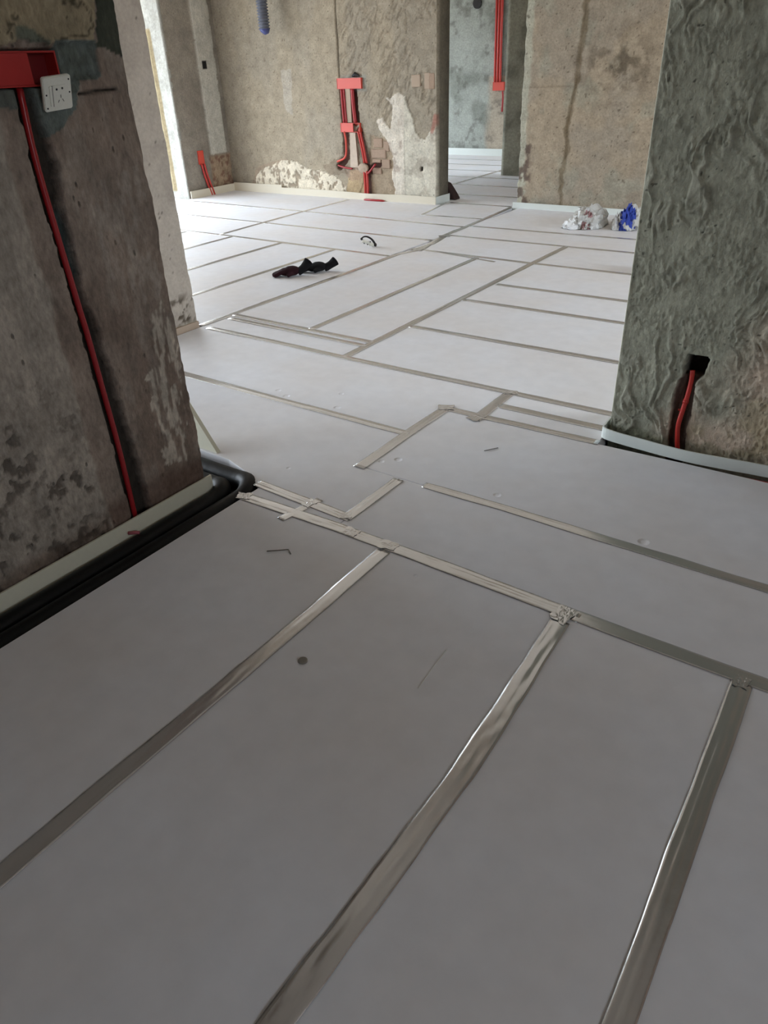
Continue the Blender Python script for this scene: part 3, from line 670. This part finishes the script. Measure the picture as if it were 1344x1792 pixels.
# ---- rough plastered wall on the right: u = X, face Y = 2.66
def w4_relief(u, v):
    wx = (fbm(u, v, .16, 3, 161) - .5) * .18
    uu = u + .16 * v + wx
    r1 = 1 - np.abs(fbm(uu, v * .16, .055, 3, 162) * 2 - 1)
    r2 = 1 - np.abs(fbm(uu * 1.0, v * .38, .022, 3, 163) * 2 - 1)
    k = ss(fbm(u, v, .13, 3, 164), .44, .60)
    r3 = 1 - np.abs(fbm(u + .1 * v, v * .6, .014, 2, 169) * 2 - 1)
    return ss(r1, .86, 1.0) * .95 * ss(fbm(u, v, .25, 3, 166), .42, .56) + ss(r2, .70, 1.0) * .60 * k + ss(r3, .6, 1.0) * .40 * ss(fbm(u, v, .07, 3, 160), .42, .60) + (fbm(u, v * .6, .016, 3, 165) - .5) * .32
def w4_hole(u, v):
    l = np.interp(v, [0, .013, .223, .272, .291, .3, .375], [-.560, -.560, -.571, -.562, -.548, -.548, -.545]); r = np.interp(v, [0, .083, .144, .22, .277, .304, .367, .375], [-.494, -.504, -.499, -.500, -.502, -.484, -.474, -.483])
    j = (fbm(u, v, .02, 3, 167) - .5) * .010
    return ss(u, l - .003 + j, l + .003 + j) * (1 - ss(u, r - .003 + j, r + .003 + j)) * (v < .375)
def w4_h(u, v):
    h = (fbm(u, v, .3, 2, 168) - .5) * .010 + w4_relief(u, v) * .0095
    g = w4_hole(u, v); deep = (v > .298); 
    d = np.where(deep, .065, .030) * np.where((u < -.535) & (~deep), .55, 1)
    h = h * (1 - g) - g * d
    edge = 1 - ss(u, -.79, -.775); h = h * (1 - edge) + edge * .004
    return np.where((u > .1) | (v > 1.75), .002, h)
def w4_c(u, v):
    c = np.zeros(u.shape + (3,)) + np.array(L_((156, 156, 140)))
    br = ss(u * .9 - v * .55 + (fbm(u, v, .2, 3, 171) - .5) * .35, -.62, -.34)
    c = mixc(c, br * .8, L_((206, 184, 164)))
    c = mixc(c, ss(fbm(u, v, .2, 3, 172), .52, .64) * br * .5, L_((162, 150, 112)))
    rl = w4_relief(u, v)
    c = mixc(c, ss(rl, .35, .9) * .30, L_((170, 168, 154)))
    c = mixc(c, ss(fbm(u, v, .012, 2, 173), .84, .88) * .8, L_((50, 48, 42)))
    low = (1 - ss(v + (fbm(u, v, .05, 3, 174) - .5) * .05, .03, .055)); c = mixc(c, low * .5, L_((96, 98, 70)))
    g = w4_hole(u, v); c = mixc(c, g, L_((86, 70, 62))); c = mixc(c, g * (v > .3) * .9, L_((34, 26, 24)))
    return c
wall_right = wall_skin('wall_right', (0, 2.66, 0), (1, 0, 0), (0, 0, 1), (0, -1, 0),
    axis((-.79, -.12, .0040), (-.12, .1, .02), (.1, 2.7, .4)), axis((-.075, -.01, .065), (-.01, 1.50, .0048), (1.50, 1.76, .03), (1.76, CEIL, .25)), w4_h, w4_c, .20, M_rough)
# thin corner bead on its edge
obj('trim_2', *tube([(-.790, 2.664, .10), (-.790, 2.664, 1.75), (-.790, 2.664, 2.1)], .0032, 6), M_foam, kind='structure')

# ---- room shell out of view
def shell(name, *b, mat=M_plain): return obj(name, *box(*b), mat, kind='structure')
shell('wall_left_near_partition', -7.6, -3.62, 2.65, 2.85, -.075, CEIL)
shell('wall_side_room_lintel', -4.7, -4.5, -.95, 2.65, 2.45, CEIL)
shell('wall_side_room', -4.7, -2.115, -1.15, -.95, -.075, CEIL)
shell('wall_window_lintel', -7.62, -7.40, 2.85, 6.42, 2.6, CEIL)
shell('wall_window_side', -7.62, -7.40, 2.65, 3.15, -.075, CEIL)
shell('wall_living_right_sill', 2.9, 3.1, 2.86, 7.6, -.075, .3); shell('wall_living_right_lintel', 2.9, 3.1, 2.86, 7.6, 2.4, CEIL)
for y0, y1 in ((2.86, 3.8), (6.2, 7.6)): shell('wall_living_right', 2.9, 3.1, y0, y1, .3, 2.4)
shell('wall_near_back', -2.1, 2.8, -3.2, -3.0, -.075, CEIL, mat=M_warm)
for b in ((2.6, 2.8, -3.0, -.6), (2.6, 2.8, .27, 2.66)): shell('wall_near_right', *b, -.075, CEIL, mat=M_warm)
shell('wall_near_right_sill', 2.6, 2.8, -.6, .27, -.075, 1.1); shell('wall_near_right_lintel', 2.6, 2.8, -.6, .27, 2.2, CEIL)  # wall below and above the opening added to lighten the near room
shell('wall_far_left_sill', -9.1, -8.9, 7.45, 11.6, -.075, .25); shell('wall_far_left_lintel', -9.1, -8.9, 7.45, 11.6, 2.15, CEIL)
for y0, y1 in ((7.45, 8.0), (10.8, 11.7)): shell('wall_far_left', -9.1, -8.9, y0, y1, -.075, CEIL)
shell('wall_behind_living', -9.1, -7.5, 7.26, 7.45, -.075, CEIL)
shell('wall_corridor_right', -3.2, -3.0, 7.56, 9.49, -.075, CEIL)
obj('ceiling', *box(-9.2, 3.2, -3.3, 12.0, CEIL, CEIL + .15), M_ceil, kind='structure')
obj('trim_3', *box(-3.42, -.79, 2.66, 2.86, 2.12, CEIL), M_plain, kind='structure')      # lintel beam of the opening
obj('trim_4', *box(-4.36, -3.47, 7.22, 7.45, 2.12, CEIL), M_plain, kind='structure')     # lintel of the back doorway
shell('balcony_slab', -9.0, -7.40, 2.3, 6.42, -.2, -.075, mat=M_plain)

# ------------------------------------------------------------------ perimeter foam strips
def strip(name, path, z0, z1, th, mat, lean=0, wav=0, side=1, seed=0):
    P = smooth_path([(x, y, 0) for x, y in path], 8) if len(path) > 2 else [(path[0][0] + (path[1][0]-path[0][0])*t/40, path[0][1] + (path[1][1]-path[0][1])*t/40, 0) for t in range(41)]
    V = []; F = []; n = len(P)
    for i, p in enumerate(P):
        a = Vector(P[max(i-1, 0)]); b_ = Vector(P[min(i+1, n-1)]); d = (b_ - a).normalized(); q = Vector((-d.y, d.x, 0)) * side
        zt = z1 + wav * (float(fbm(np.array(i * .1), np.array(seed * 1.), .7, 2, seed)) - .5) * 2
        p = Vector(p); w2 = q * wav * (float(fbm(np.array(i * .1), np.array(3.), .9, 2, seed + 4)) - .5)
        V += [p + q * lean + Vector((0, 0, z0)), p + q * (lean + th) + Vector((0, 0, z0)), p + q * th + w2 + Vector((0, 0, zt)), p + w2 + Vector((0, 0, zt))]
    for i in range(n - 1):
        for k in range(4):
            a = i * 4 + k; b2 = i * 4 + (k + 1) % 4; F.append((a, b2, b2 + 4, a + 4))
    F.append((3, 2, 1, 0)); F.append(tuple((n-1) * 4 + k for k in range(4)))
    return obj(name, V, F, mat, kind='structure')
strip('baseboard_left', [(-1.886, -1.0), (-1.884, 1.512)], -.07, .046, .007, M_foam, side=-1)
strip('baseboard_left_far', [(-7.375, 6.42), (-7.37, 7.17)], -.05, .085, .010, M_foamc, side=-1)
strip('baseboard_back', [(-7.36, 7.165), (-6.9, 7.16), (-6.55, 7.165)], -.05, .10, .010, M_foamc, wav=.006, side=-1, seed=2)
strip('baseboard_back_right', [(-6.54, 7.155), (-6.0, 7.165), (-5.4, 7.16), (-5.2, 7.14), (-4.8, 7.155), (-4.335, 7.160)], -.05, .075, .010, M_foamc, wav=.008, side=-1, seed=5)
strip('baseboard_back_end', [(-4.338, 7.15), (-4.338, 7.46)], -.05, .075, .010, M_foamw, side=1)
strip('baseboard_right_far', [(-3.49, 7.30), (-2.8, 7.30), (-1.8, 7.30), (2.8, 7.30)], -.05, .055, .010, M_foamw, wav=.002, side=-1, seed=8)
strip('baseboard_right', [(-.806, 2.86), (-.806, 2.70), (-.803, 2.655), (-.785, 2.610), (-.62, 2.588), (-.47, 2.578), (-.33, 2.588), (-.19, 2.603), (.2, 2.63), (1.2, 2.64)], .000, .045, .006, M_foamw, lean=.0, side=-1, wav=.002, seed=11)
strip('baseboard_far', [(-8.8, 11.56), (-5.0, 11.56)], -.05, .10, .010, M_foamw, side=-1)

# ------------------------------------------------------------------ insulated heating pipes in the trench
def bend(x, y, r, x_end):
    pts = [(x, -1.2, -.035), (x, 0, -.036), (x, .6, -.034), (x, y - r - .1, -.033), (x, y - r, -.033)]
    for k in range(1, 9):
        t = k / 8 * math.pi / 2; pts.append((x - r + r * math.cos(t), y - r + r * math.sin(t), -.033 + .010 * math.sin(2 * t)))
    pts += [(x - r - .08, y, -.034), (x_end, y, -.036)]
    return pts
def ipipe(x, y, r, rad, label):
    p = bend(x, y, r, -3.0); q = []
    for a, b_ in zip(p[:-1], p[1:]):
        L = math.dist(a, b_); n = max(1, int(L / .03))
        q += [tuple(a[i] + (b_[i] - a[i]) * k / n for i in range(3)) for k in range(n)]
    rr = [rad * (1 + .05 * (float(vn(np.array(i * .03), np.array(x * 9), .25, 5)) - .5)) for i in range(len(q))]
    o = obj('insulated_pipe', *tube(q, rr, 18), M_blackfoam, smooth=True); tag(o, label, 'pipe', 'black insulated pipes along the left wall'); return o
ipipe(-1.842, 1.560, .075, .035, 'black foam insulated pipe in the trench, the inner one touching the left wall edge strip')
ipipe(-1.764, 1.638, .100, .036, 'black foam insulated pipe in the trench, the outer one beside the white floor boards')

# ------------------------------------------------------------------ electrical work
def conduit(name, pts, r, label, group=None, mat=None, clips=(), sub=8, cat='conduit'):
    P = smooth_path(pts, sub); t = thing(name, pts[0], label, cat, group)
    v, f = tube([tuple(np.array(p) - np.array(pts[0])) for p in P], r, 12)
    obj('pipe', v, f, mat or M_red, t, smooth=True)
    for k in clips:
        i = int(k * (len(P) - 2)); a = np.array(P[i]) - np.array(pts[0]); d = np.array(P[i+1]) - np.array(P[i]); d = d / np.linalg.norm(d) * .006
        obj('coupling', *tube([tuple(a - d), tuple(a + d)], r * 1.22, 12), mat or M_red, t, smooth=True)
    return t
def jbox(loc, w_, h_, d_, nrm, label, group=None, split=None, mat=None, openings=()):
    """recessed red back box: rim + back, some bays left open; built in (a, z) plane with depth along -nrm"""
    t = thing('junction_box', loc, label, 'junction box', group)
    n = Vector(nrm); a = Vector((-n.y, n.x, 0)) if abs(n.x) > .5 else Vector((1, 0, 0)); up = Vector((0, 0, 1))
    def bx(a0, a1, z0, z1, d0, d1):
        v, f = box(0, 1, 0, 1, 0, 1)
        v = [a * (a0 + (a1 - a0) * p[0]) + up * (z0 + (z1 - z0) * p[2]) + n * (d0 + (d1 - d0) * p[1]) for p in v]
        return [tuple(q) for q in v], f
    th = .004; W = w_ / 2; H = h_ / 2
    ps = [bx(-W, W, H - th, H, -d_, 0), bx(-W, W, -H, -H + th, -d_, 0), bx(-W, -W + th, -H + th, H - th, -d_, 0), bx(W - th, W, -H + th, H - th, -d_, 0), bx(-W + th, W - th, -H + th, H - th, -d_, -d_ + th)]
    obj('box_shell', *join(ps), mat or M_redbox, t)
    for (a0, a1) in (split or []):
        obj('cover', *bx(a0, a1, -H + th, H - th, -.010, -.003), mat or M_redbox, t)
    return t
# left wall: double box, dangling socket plate, conduit in its chase
jb = jbox((-1.893, 1.179, 1.3245), .214, .075, .05, (1, 0, 0), 'red double switch box recessed in the dark left wall beside the socket plate', split=None, mat=simple('deep_red_plastic', (168, 38, 36), .5))
for a0, a1, nm in ((1.076, 1.209, 'cover'),):
    obj('cover', *box(-.012, -.001, a0 - 1.179, a1 - 1.179, -.033, .033), simple('red_cover', (176, 42, 42), .5, var=.1, bs=15), jb)
obj('open_bay_back', *box(-.048, -.044, .032, .103, -.033, .033), simple('darker_red_plastic', (120, 16, 22), .5), jb)  # darker red sheet over the back of the open bay
conduit('conduit', [(-1.905, 1.172, 1.285)] + [(-1.902, y, z) for y, z in COND[1:]], .0085, 'long dark red conduit running down the chase in the left wall', mat=M_redd)

sp = thing('socket_plate', (-1.862, 1.244, 1.2715), 'white switched socket plate hanging loose from the red box on the left wall', 'socket')
def rrect(cy, cz, w_, h_, r, x0, x1, ang=0, n=5):
    P = []
    for sx_, sz_, a0 in ((1, 1, 0), (-1, 1, 90), (-1, -1, 180), (1, -1, 270)):
        for k in range(n + 1):
            t = math.radians(a0 + 90 * k / n); P.append((sx_ * (w_/2 - r) + r * math.cos(t), sz_ * (h_/2 - r) + r * math.sin(t)))
    V = [(x, cy + p[0], cz + p[1]) for x in (x0, x1) for p in P]; m = len(P)
    F = [tuple(range(m))[::-1], tuple(range(m, 2*m))] + [(i, (i+1) % m, m + (i+1) % m, m + i) for i in range(m)]
    return V, F
fr_ = obj('frame', *rrect(0, 0, .080, .080, .006, -.004, .004), M_white, sp)
bm = bmesh.new(); bm.from_mesh(fr_.data); bmesh.ops.bevel(bm, geom=[e for e in bm.edges if all(abs(v.co.x - .004) < 1e-5 for v in e.verts)], offset=.002, segments=2, affect='EDGES'); bm.to_mesh(fr_.data); bm.free()
obj('rocker', *rrect(-.0205, -.004, .007, .048, .002, .002, .0060), M_white, sp)
obj('socket_face', *rrect(.004, -.004, .038, .048, .002, .002, .0056), M_white, sp)
obj('gap_line', *box(.0045, .0058, -.0172, -.0156, -.028, .020), M_black, sp)
for y, z in ((-.004, .011), (.012, .012)): obj('socket_hole', *tube([(.004, y, z), (.0060, y, z)], .0028, 10), M_black, sp)
for y, z, a in ((.006, -.006, 90), (-.001, -.017, 60), (.012, -.016, 120)):
    c_, s_ = math.cos(math.radians(a)) * .0035, math.sin(math.radians(a)) * .0035
    obj('socket_slot', *tube([(.0056, y - c_, z - s_), (.0056, y + c_, z + s_)], .0008, 6), M_black, sp)
for y, z in ((-.033, .0), (.033, .0), (.033, .030), (-.033, -.031)): obj('screw_hole', *tube([(.003, y, z), (.0046, y, z)], .0022, 8), M_black, sp)
obj('back_housing', *rrect(0, 0, .052, .052, .004, -.022, -.004), M_white, sp)
sp.rotation_euler = (math.radians(5), math.radians(22), math.radians(0))
sp.scale = (1, 1, 1)

# small box and twin conduits on the far left wall
jbox((-7.385, 6.69, .43), .085, .15, .045, (1, 0, 0), 'small red box low on the left wall near the balcony opening', split=[(-.038, .038)])
conduit('conduit', [(-7.385, 6.675, .36), (-7.375, 6.70, .2), (-7.37, 6.76, .0)], .013, 'left conduit of the short red pair below the small corner box', 'short conduits by the balcony corner')
conduit('conduit', [(-7.38, 6.715, .36), (-7.37, 6.74, .2), (-7.365, 6.80, .0)], .013, 'right conduit of the short red pair below the small corner box', 'short conduits by the balcony corner')

# back wall assembly
Y6 = 7.185
jbox((-5.44, 7.172, 1.15), .325, .10, .05, (0, -1, 0), 'upper wide red box on the back wall above the dark conduit pair', split=[(-.158, .158)])
jbox((-5.455, 7.172, .73), .265, .09, .05, (0, -1, 0), 'lower red box on the back wall with an open right bay', split=[(-.128, .04)])
obj('mortar_dab', *tube([(-5.40, 7.19, 1.215), (-5.36, 7.188, 1.235), (-5.31, 7.19, 1.215)], [.01, .022, .008], 8), M_black, wall_back)
conduit('conduit', [(-5.552, Y6, 1.10), (-5.548, Y6, .95), (-5.54, Y6, .775)], .016, 'dark red conduit joining the two back wall boxes, left one', 'conduits between the boxes', mat=M_redd)
conduit('conduit', [(-5.518, 7.18, 1.10), (-5.512, 7.18, .95), (-5.505, 7.18, .775)], .011, 'thin red conduit joining the two back wall boxes, beside the left one', 'conduits between the boxes', mat=M_redd)
conduit('conduit', [(-5.405, Y6, 1.10), (-5.400, Y6, .95), (-5.385, Y6, .775)], .020, 'dark red conduit joining the two back wall boxes, right one', 'conduits between the boxes', mat=M_redd)
conduit('conduit', [(-5.540, 7.175, .69), (-5.525, 7.175, .60), (-5.528, 7.172, .48), (-5.56, 7.17, .42), (-5.66, 7.17, .385)], .011, 'thin pink-red conduit curving left below the lower back wall box', mat=M_redbox)
conduit('conduit', [(-5.66, 7.18, .345), (-5.57, 7.178, .325), (-5.46, 7.18, .315)], .010, 'short red conduit stub lying level below the curved one', mat=M_redd)
conduit('conduit', [(-5.345, 7.172, .69), (-5.31, 7.17, .55), (-5.275, 7.17, .38)], .012, 'left slanting conduit under the open bay of the lower box', 'slanting conduits', mat=M_red)
conduit('conduit', [(-5.315, 7.172, .69), (-5.28, 7.17, .55), (-5.245, 7.17, .38)], .012, 'right slanting conduit under the open bay of the lower box', 'slanting conduits', mat=M_red)
conduit('conduit', [(-5.245, 7.172, .27), (-5.20, 7.165, .30), (-5.115, 7.155, .375)], .011, 'short red conduit slanting up right from the mortar lump', mat=M_redd)
conduit('conduit', [(-5.285, 7.172, .30), (-5.280, 7.170, .15), (-5.283, 7.168, .02)], .014, 'left conduit of the red pair dropping to the floor', 'conduits dropping to the floor')
conduit('conduit', [(-5.250, 7.172, .30), (-5.245, 7.170, .15), (-5.248, 7.168, .02)], .014, 'right conduit of the red pair dropping to the floor', 'conduits dropping to the floor')
# lump of cement over the joint
bm = bmesh.new(); bmesh.ops.create_icosphere(bm, subdivisions=3, radius=1)
for v in bm.verts:
    k = 1 + .35 * (float(fbm(np.array(v.co.x + v.co.y * 2), np.array(v.co.z + v.co.y), .8, 3, 5)) - .5); v.co = Vector((v.co.x * .075, v.co.y * .030, v.co.z * .055)) * k
me = bpy.data.meshes.new('cement_lump'); bm.to_mesh(me); bm.free(); me.materials.append(M_plain)
cl = bpy.data.objects.new('cement_lump', me); C.objects.link(cl); cl.location = (-5.305, 7.178, .325); cl.parent = wall_back
obj('cement_fill', *box(-5.50, -5.435, 7.183, 7.24, .78, 1.10), M_plain, wall_back)
v, f = box(-5.49, -5.37, 7.180, 7.24, .33, .68); v = [((x + 5.43) * (.6 if z > .5 else .9) - 5.43, y, z) for x, y, z in v]
obj('cement_fill', v, f, simple('pale_mortar', (188, 172, 156), .9, bump=.6, bs=30, var=.15), wall_back)
# red debris on the floor strip below
dbr = obj('red_plastic_scrap', *tube(smooth_path([(-5.27, 7.12, .008), (-5.15, 7.105, .012), (-4.98, 7.12, .008)], 5), [.006] + [.012] * 9 + [.004], 6), M_redd, smooth=True)
tag(dbr, 'sliver of dark red scrap lying at the foot of the back wall under the conduits', 'scrap')

# far room conduits
fb = jbox((-5.885, 11.565, .965), .19, .115, .05, (0, -1, 0), 'red box at the foot of the tall conduits on the far room wall', split=[(-.09, .09)])
for k, x in enumerate((-5.945, -5.90, -5.855)):
    conduit('conduit', [(x, 11.56, 1.02), (x - .01, 11.56, 1.6), (x - .02, 11.56, 2.4)], .019, ['leftmost', 'middle', 'rightmost'][k] + ' of three tall red conduits on the pale far room wall', 'tall conduits on the far wall')
conduit('conduit', [(-5.81, 11.57, .90), (-5.80, 11.57, .8), (-5.805, 11.57, .62)], .014, 'short dark red tail hanging below the far room box', mat=M_redd)
hole = obj('cable_hole', *tube([(-6.30, 11.575, 2.04), (-6.30, 11.61, 2.04)], .07, 14), M_black, wall_far)

# right wall: single orange-red conduit dropping from the open box hole
cr_ = conduit('conduit', [(-.525, 2.675, .315), (-.521, 2.668, .27), (-.522, 2.660, .22), (-.528, 2.655, .162), (-.532, 2.650, .10), (-.524, 2.648, .04), (-.518, 2.655, .0)], .0088,
              'orange-red conduit bending down from the square hole in the right wall', clips=(.42,))
obj('clip_tab', *tube([(-.006, -.022, -.153), (-.018, -.024, -.150)], .0035, 8), M_red, cr_)
cg = conduit('conduit', [(-.50, 2.572, -.045), (-.40, 2.571, -.022), (-.28, 2.571, -.014), (-.15, 2.573, -.010), (.1, 2.580, -.01), (.6, 2.59, -.02)], .006, 'dark red conduit lying in the gap between floor board and right wall strip', mat=M_redd)

# ------------------------------------------------------------------ corrugated duct hanging on the back wall
dt = thing('corrugated_hose', (-6.40, 6.98, 1.64), 'grey corrugated hose hanging down in front of the back wall', 'hose')
pts = []; rr = []
for i in range(160):
    z = .04 + i * 1.08 / 160; pts.append((.0 - .03 * z + .0 * i, .02 * z, z)); rr.append(.056 + .010 * math.sin(i * 2 * math.pi / 4))
obj('hose_body', *tube(pts, rr, 20), M_duct, dt, smooth=True)
obj('hose_end', *tube([(-.01, 0, .0), (0, 0, .012), (0, 0, .045)], [.018, .045, .060], 14), simple('blue_film', (70, 78, 130), .3), dt, smooth=True)

# ------------------------------------------------------------------ gloves
def glove(loc, rotz, label, spread, seed, lift, mat_palm, mat_cuff):
    t = thing('work_glove', loc, label, 'glove', 'work gloves dropped on the floor', rot=(0, 0, rotz))
    parts = []
    def ell(c, r, n=10):
        bm = bmesh.new(); bmesh.ops.create_icosphere(bm, subdivisions=2, radius=1)
        vs = [(v.co.x * r[0] + c[0], v.co.y * r[1] + c[1], v.co.z * r[2] + c[2]) for v in bm.verts]; bm.verts.index_update()
        fs = [tuple(v.index for v in f.verts) for f in bm.faces]; bm.free(); return vs, fs
    parts.append(ell((.0, 0, .036), (.066, .052, .036))); parts.append(ell((-.045, .004, .030), (.050, .048, .030)))
    for k in range(4):
        y = (-.028 + k * .019) * (1 + spread); L = [.058, .070, .066, .052][k]
        p = [(-.04, y * .8, .024), (-.075, y, .028 + .006 * ((k + seed) % 2)), (-.075 - L * .6, y * 1.1, .018), (-.075 - L, y * 1.15, .013)]
        parts.append(tube(smooth_path(p, 4), [.0155] * 12 + [.012], 8))
    p = [(.01, -.03, .022), (-.01, -.055, .024), (-.035, -.068, .016)]
    parts.append(tube(smooth_path(p, 4), [.016] * 8 + [.013], 8))
    V, F = join(parts); o = obj('hand_part', V, F, mat_palm, t)
    m = o.modifiers.new('r', 'REMESH'); m.mode = 'VOXEL'; m.voxel_size = .0045; m.use_smooth_shade = True
    m2 = o.modifiers.new('s', 'SMOOTH'); m2.factor = .5; m2.iterations = 2
    n = 9; pc = []; rc = []
    for i in range(n):
        k = i / (n - 1); pc.append((.045 + .085 * k, .006 * math.sin(k * 3), .026 + lift * k ** 1.5)); rc.append(.027 - .005 * math.sin(k * math.pi) + .005 * k)
    v, f = tube(pc, rc, 18, caps=False); v = [(x, y * (1.05), (z - .0) if z > .002 else .002) for x, y, z in v]
    c = obj('cuff', v, f, mat_cuff, t, smooth=True); s = c.modifiers.new('t', 'SOLIDIFY'); s.thickness = .003
    return t
glove((-3.70, 4.06, .0025), math.radians(40), 'dark red work glove with black cuff, left of the pair on the floor', .1, 1, .070, M_gloved, M_glove)
glove((-3.60, 4.25, .0025), math.radians(38), 'black work glove with flared cuff raised, right of the pair on the floor', -.35, 2, .045, M_glove, M_glove)

# ------------------------------------------------------------------ small curved tool
tl = thing('curved_tool', (-3.76, 5.12, .003), 'small curved black and white plastic tool lying on the living room floor', 'tool', rot=(0, 0, math.radians(35)))
arc = []
for k in range(15):
    t = math.pi * (.80 - .80 * k / 14); arc.append((-.02 + .072 * math.cos(t) , .02 * math.sin(t), .012 + .066 * math.sin(t) * (1 if k < 9 else 1)))
arc = [(-.060, .0, .066), (-.045, .004, .078), (-.020, .008, .080), (.005, .010, .070), (.028, .012, .052), (.044, .010, .030), (.052, .006, .012)]
arc = smooth_path(arc, 4)
obj('spine', *tube(arc, [.005 + .005 * (k / (len(arc) - 1)) for k in range(len(arc))], 10), M_black, tl, smooth=True)
obj('end_knob', *tube([(.054, -.012, .012), (.054, .018, .012)], .012, 14), M_black, tl, smooth=True)
obj('head', *tube([(-.060, -.008, .064), (-.060, .010, .064)], .010, 12), M_black, tl, smooth=True)
obj('body', *tube(smooth_path([(-.058, 0, .050), (-.035, 0, .040), (-.008, 0, .030), (.020, 0, .016), (.040, 0, .010)], 4), [.010 + .004 * (k % 3) for k in range(17)], 10), M_white, tl, smooth=True)
for x, z in ((-.04, .030), (-.012, .020), (.012, .040)): obj('rivet', *tube([(x, -.016, z), (x, -.006, z)], .005, 8), M_black, tl)

# ------------------------------------------------------------------ crumpled bags by the right-hand back wall
def crumpled(name, cx, cy, rx, ry, rz, seed, mat, parent=None, base=.003, sharp=.5):
    bm = bmesh.new(); bmesh.ops.create_icosphere(bm, subdivisions=4, radius=1)
    for v in bm.verts:
        p = v.co.copy(); th = math.atan2(p.y, p.x)
        n1 = float(fbm(np.array(th * 1.2 + p.z), np.array(p.z * 1.5 + p.x), .5, 3, seed)); n2 = 1 - abs(float(fbm(np.array(p.x * 1.5 + 5), np.array(p.y * 1.5 + p.z), .35, 3, seed + 3)) * 2 - 1)
        k = .75 + sharp * n1 + .35 * n2 - .2
        z = max(p.z, -.02); v.co = Vector((cx + p.x * rx * k, cy + p.y * ry * k, base + max(0, z) * rz * k * (1 + .5 * n2)))
    me = bpy.data.meshes.new(name); bm.to_mesh(me); bm.free(); me.materials.append(mat)
    o = bpy.data.objects.new(name, me); C.objects.link(o)
    if parent: o.parent = parent
    return o
b1 = thing('plastic_bag', (-2.44, 6.70, 0), 'crumpled white plastic bag on the floor against the back right wall', 'bag', 'crumpled plastic bags')
crumpled('bag_film', 0, 0, .145, .20, .11, 11, M_bag, b1); crumpled('bag_fold', -.10, -.14, .08, .10, .05, 15, simple('white_film', (228, 230, 232), .3, bump=.4, bs=40), b1)
crumpled('foil_content', .03, -.12, .05, .07, .09, 19, M_pinkc, b1)
b2 = thing('plastic_bag', (-2.09, 6.80, 0), 'crumpled clear plastic bag with blue contents beside the plastered right wall edge', 'bag', 'crumpled plastic bags')
crumpled('bag_film', 0, 0, .13, .20, .10, 23, M_bag, b2); crumpled('blue_content', .0, -.10, .08, .11, .12, 27, M_bluec, b2); crumpled('bag_fold', -.07, -.15, .05, .07, .08, 29, M_bag, b2)
s1 = crumpled('plastic_scrap', -1.45, 5.28, .09, .11, .09, 33, simple('scrap_white', (214, 212, 206), .4), None); tag(s1, 'small white crumpled plastic scrap on the floor behind the rough right wall edge', 'scrap')

# dark brown sack leaning behind the back wall's end
V = [(-4.50, 7.50, .0), (-4.285, 7.50, .0), (-4.32, 7.50, .055), (-4.37, 7.50, .125), (-4.41, 7.50, .175), (-4.50, 7.50, .21)]; n = len(V)
V2 = [(x - .0, 7.62, z * .9) for x, y, z in V]; F = [tuple(range(n))[::-1], tuple(range(n, 2*n))] + [(i, (i+1) % n, n + (i+1) % n, n + i) for i in range(n)]
F = [f[::-1] for f in F]
sk = obj('brown_sack', V + V2, F, M_brown); tag(sk, 'dark brown slumped sack on the floor behind the end of the back wall', 'sack')
sk.modifiers.new('b', 'BEVEL').width = .012

# offcut of board leaning behind the left wall end
lb = thing('board_offcut', (-2.055, 1.705, .001), 'grey-white angled board offcut standing on edge past the far end of the left wall', 'offcut')
tri = [(0, 0), (-.165, .235), (-.20, .235), (-.20, 0)]
V = [(x, 0, z) for x, z in tri] + [(x, .018, z) for x, z in tri]
F = [(0, 3, 2, 1), (4, 5, 6, 7), (0, 1, 5, 4), (1, 2, 6, 5), (2, 3, 7, 6), (3, 0, 4, 7)]
obj('panel', V, F, M_foam, lb)

# little debris on the boards
def wire(name, pts, r, label, mat, cat='wire'):
    o = obj(name, *tube(pts, r, 6), mat, smooth=True, kind='thing'); return tag(o, label, cat)
wire('staple_wire', [(-1.411, 1.298, .0032), (-1.358, 1.342, .0032), (-1.335, 1.327, .0032)], .0016, 'thin bent wire staple lying on the near white board', M_metalw)
wire('wire_piece', [(-1.150, 2.268, .002), (-1.115, 2.318, .002)], .0014, 'tiny straight wire piece on the board left of the right wall', M_metalw)
wire('straw_fibre', [(-.701, 1.217, .001), (-.697, 1.14, .0012), (-.690, 1.06, .001)], .0007, 'fine pale fibre lying on the middle near board', M_white, 'fibre')
wire('pipe_debris', [(-1.875, 1.125, .008), (-1.858, 1.14, .008), (-1.848, 1.15, .006)], .006, 'small pink plastic crumb resting on the black pipe', M_pinkp, 'crumb')
dk = obj('board_plug', *tube([(-.993, .981, .0), (-.993, .981, .0035), (-.993, .981, .0045)], [.0125, .0125, .010], 20), simple('grey_plug', (128, 122, 114), .6), smooth=False); tag(dk, 'small round grey plug set in the near white board', 'plug')
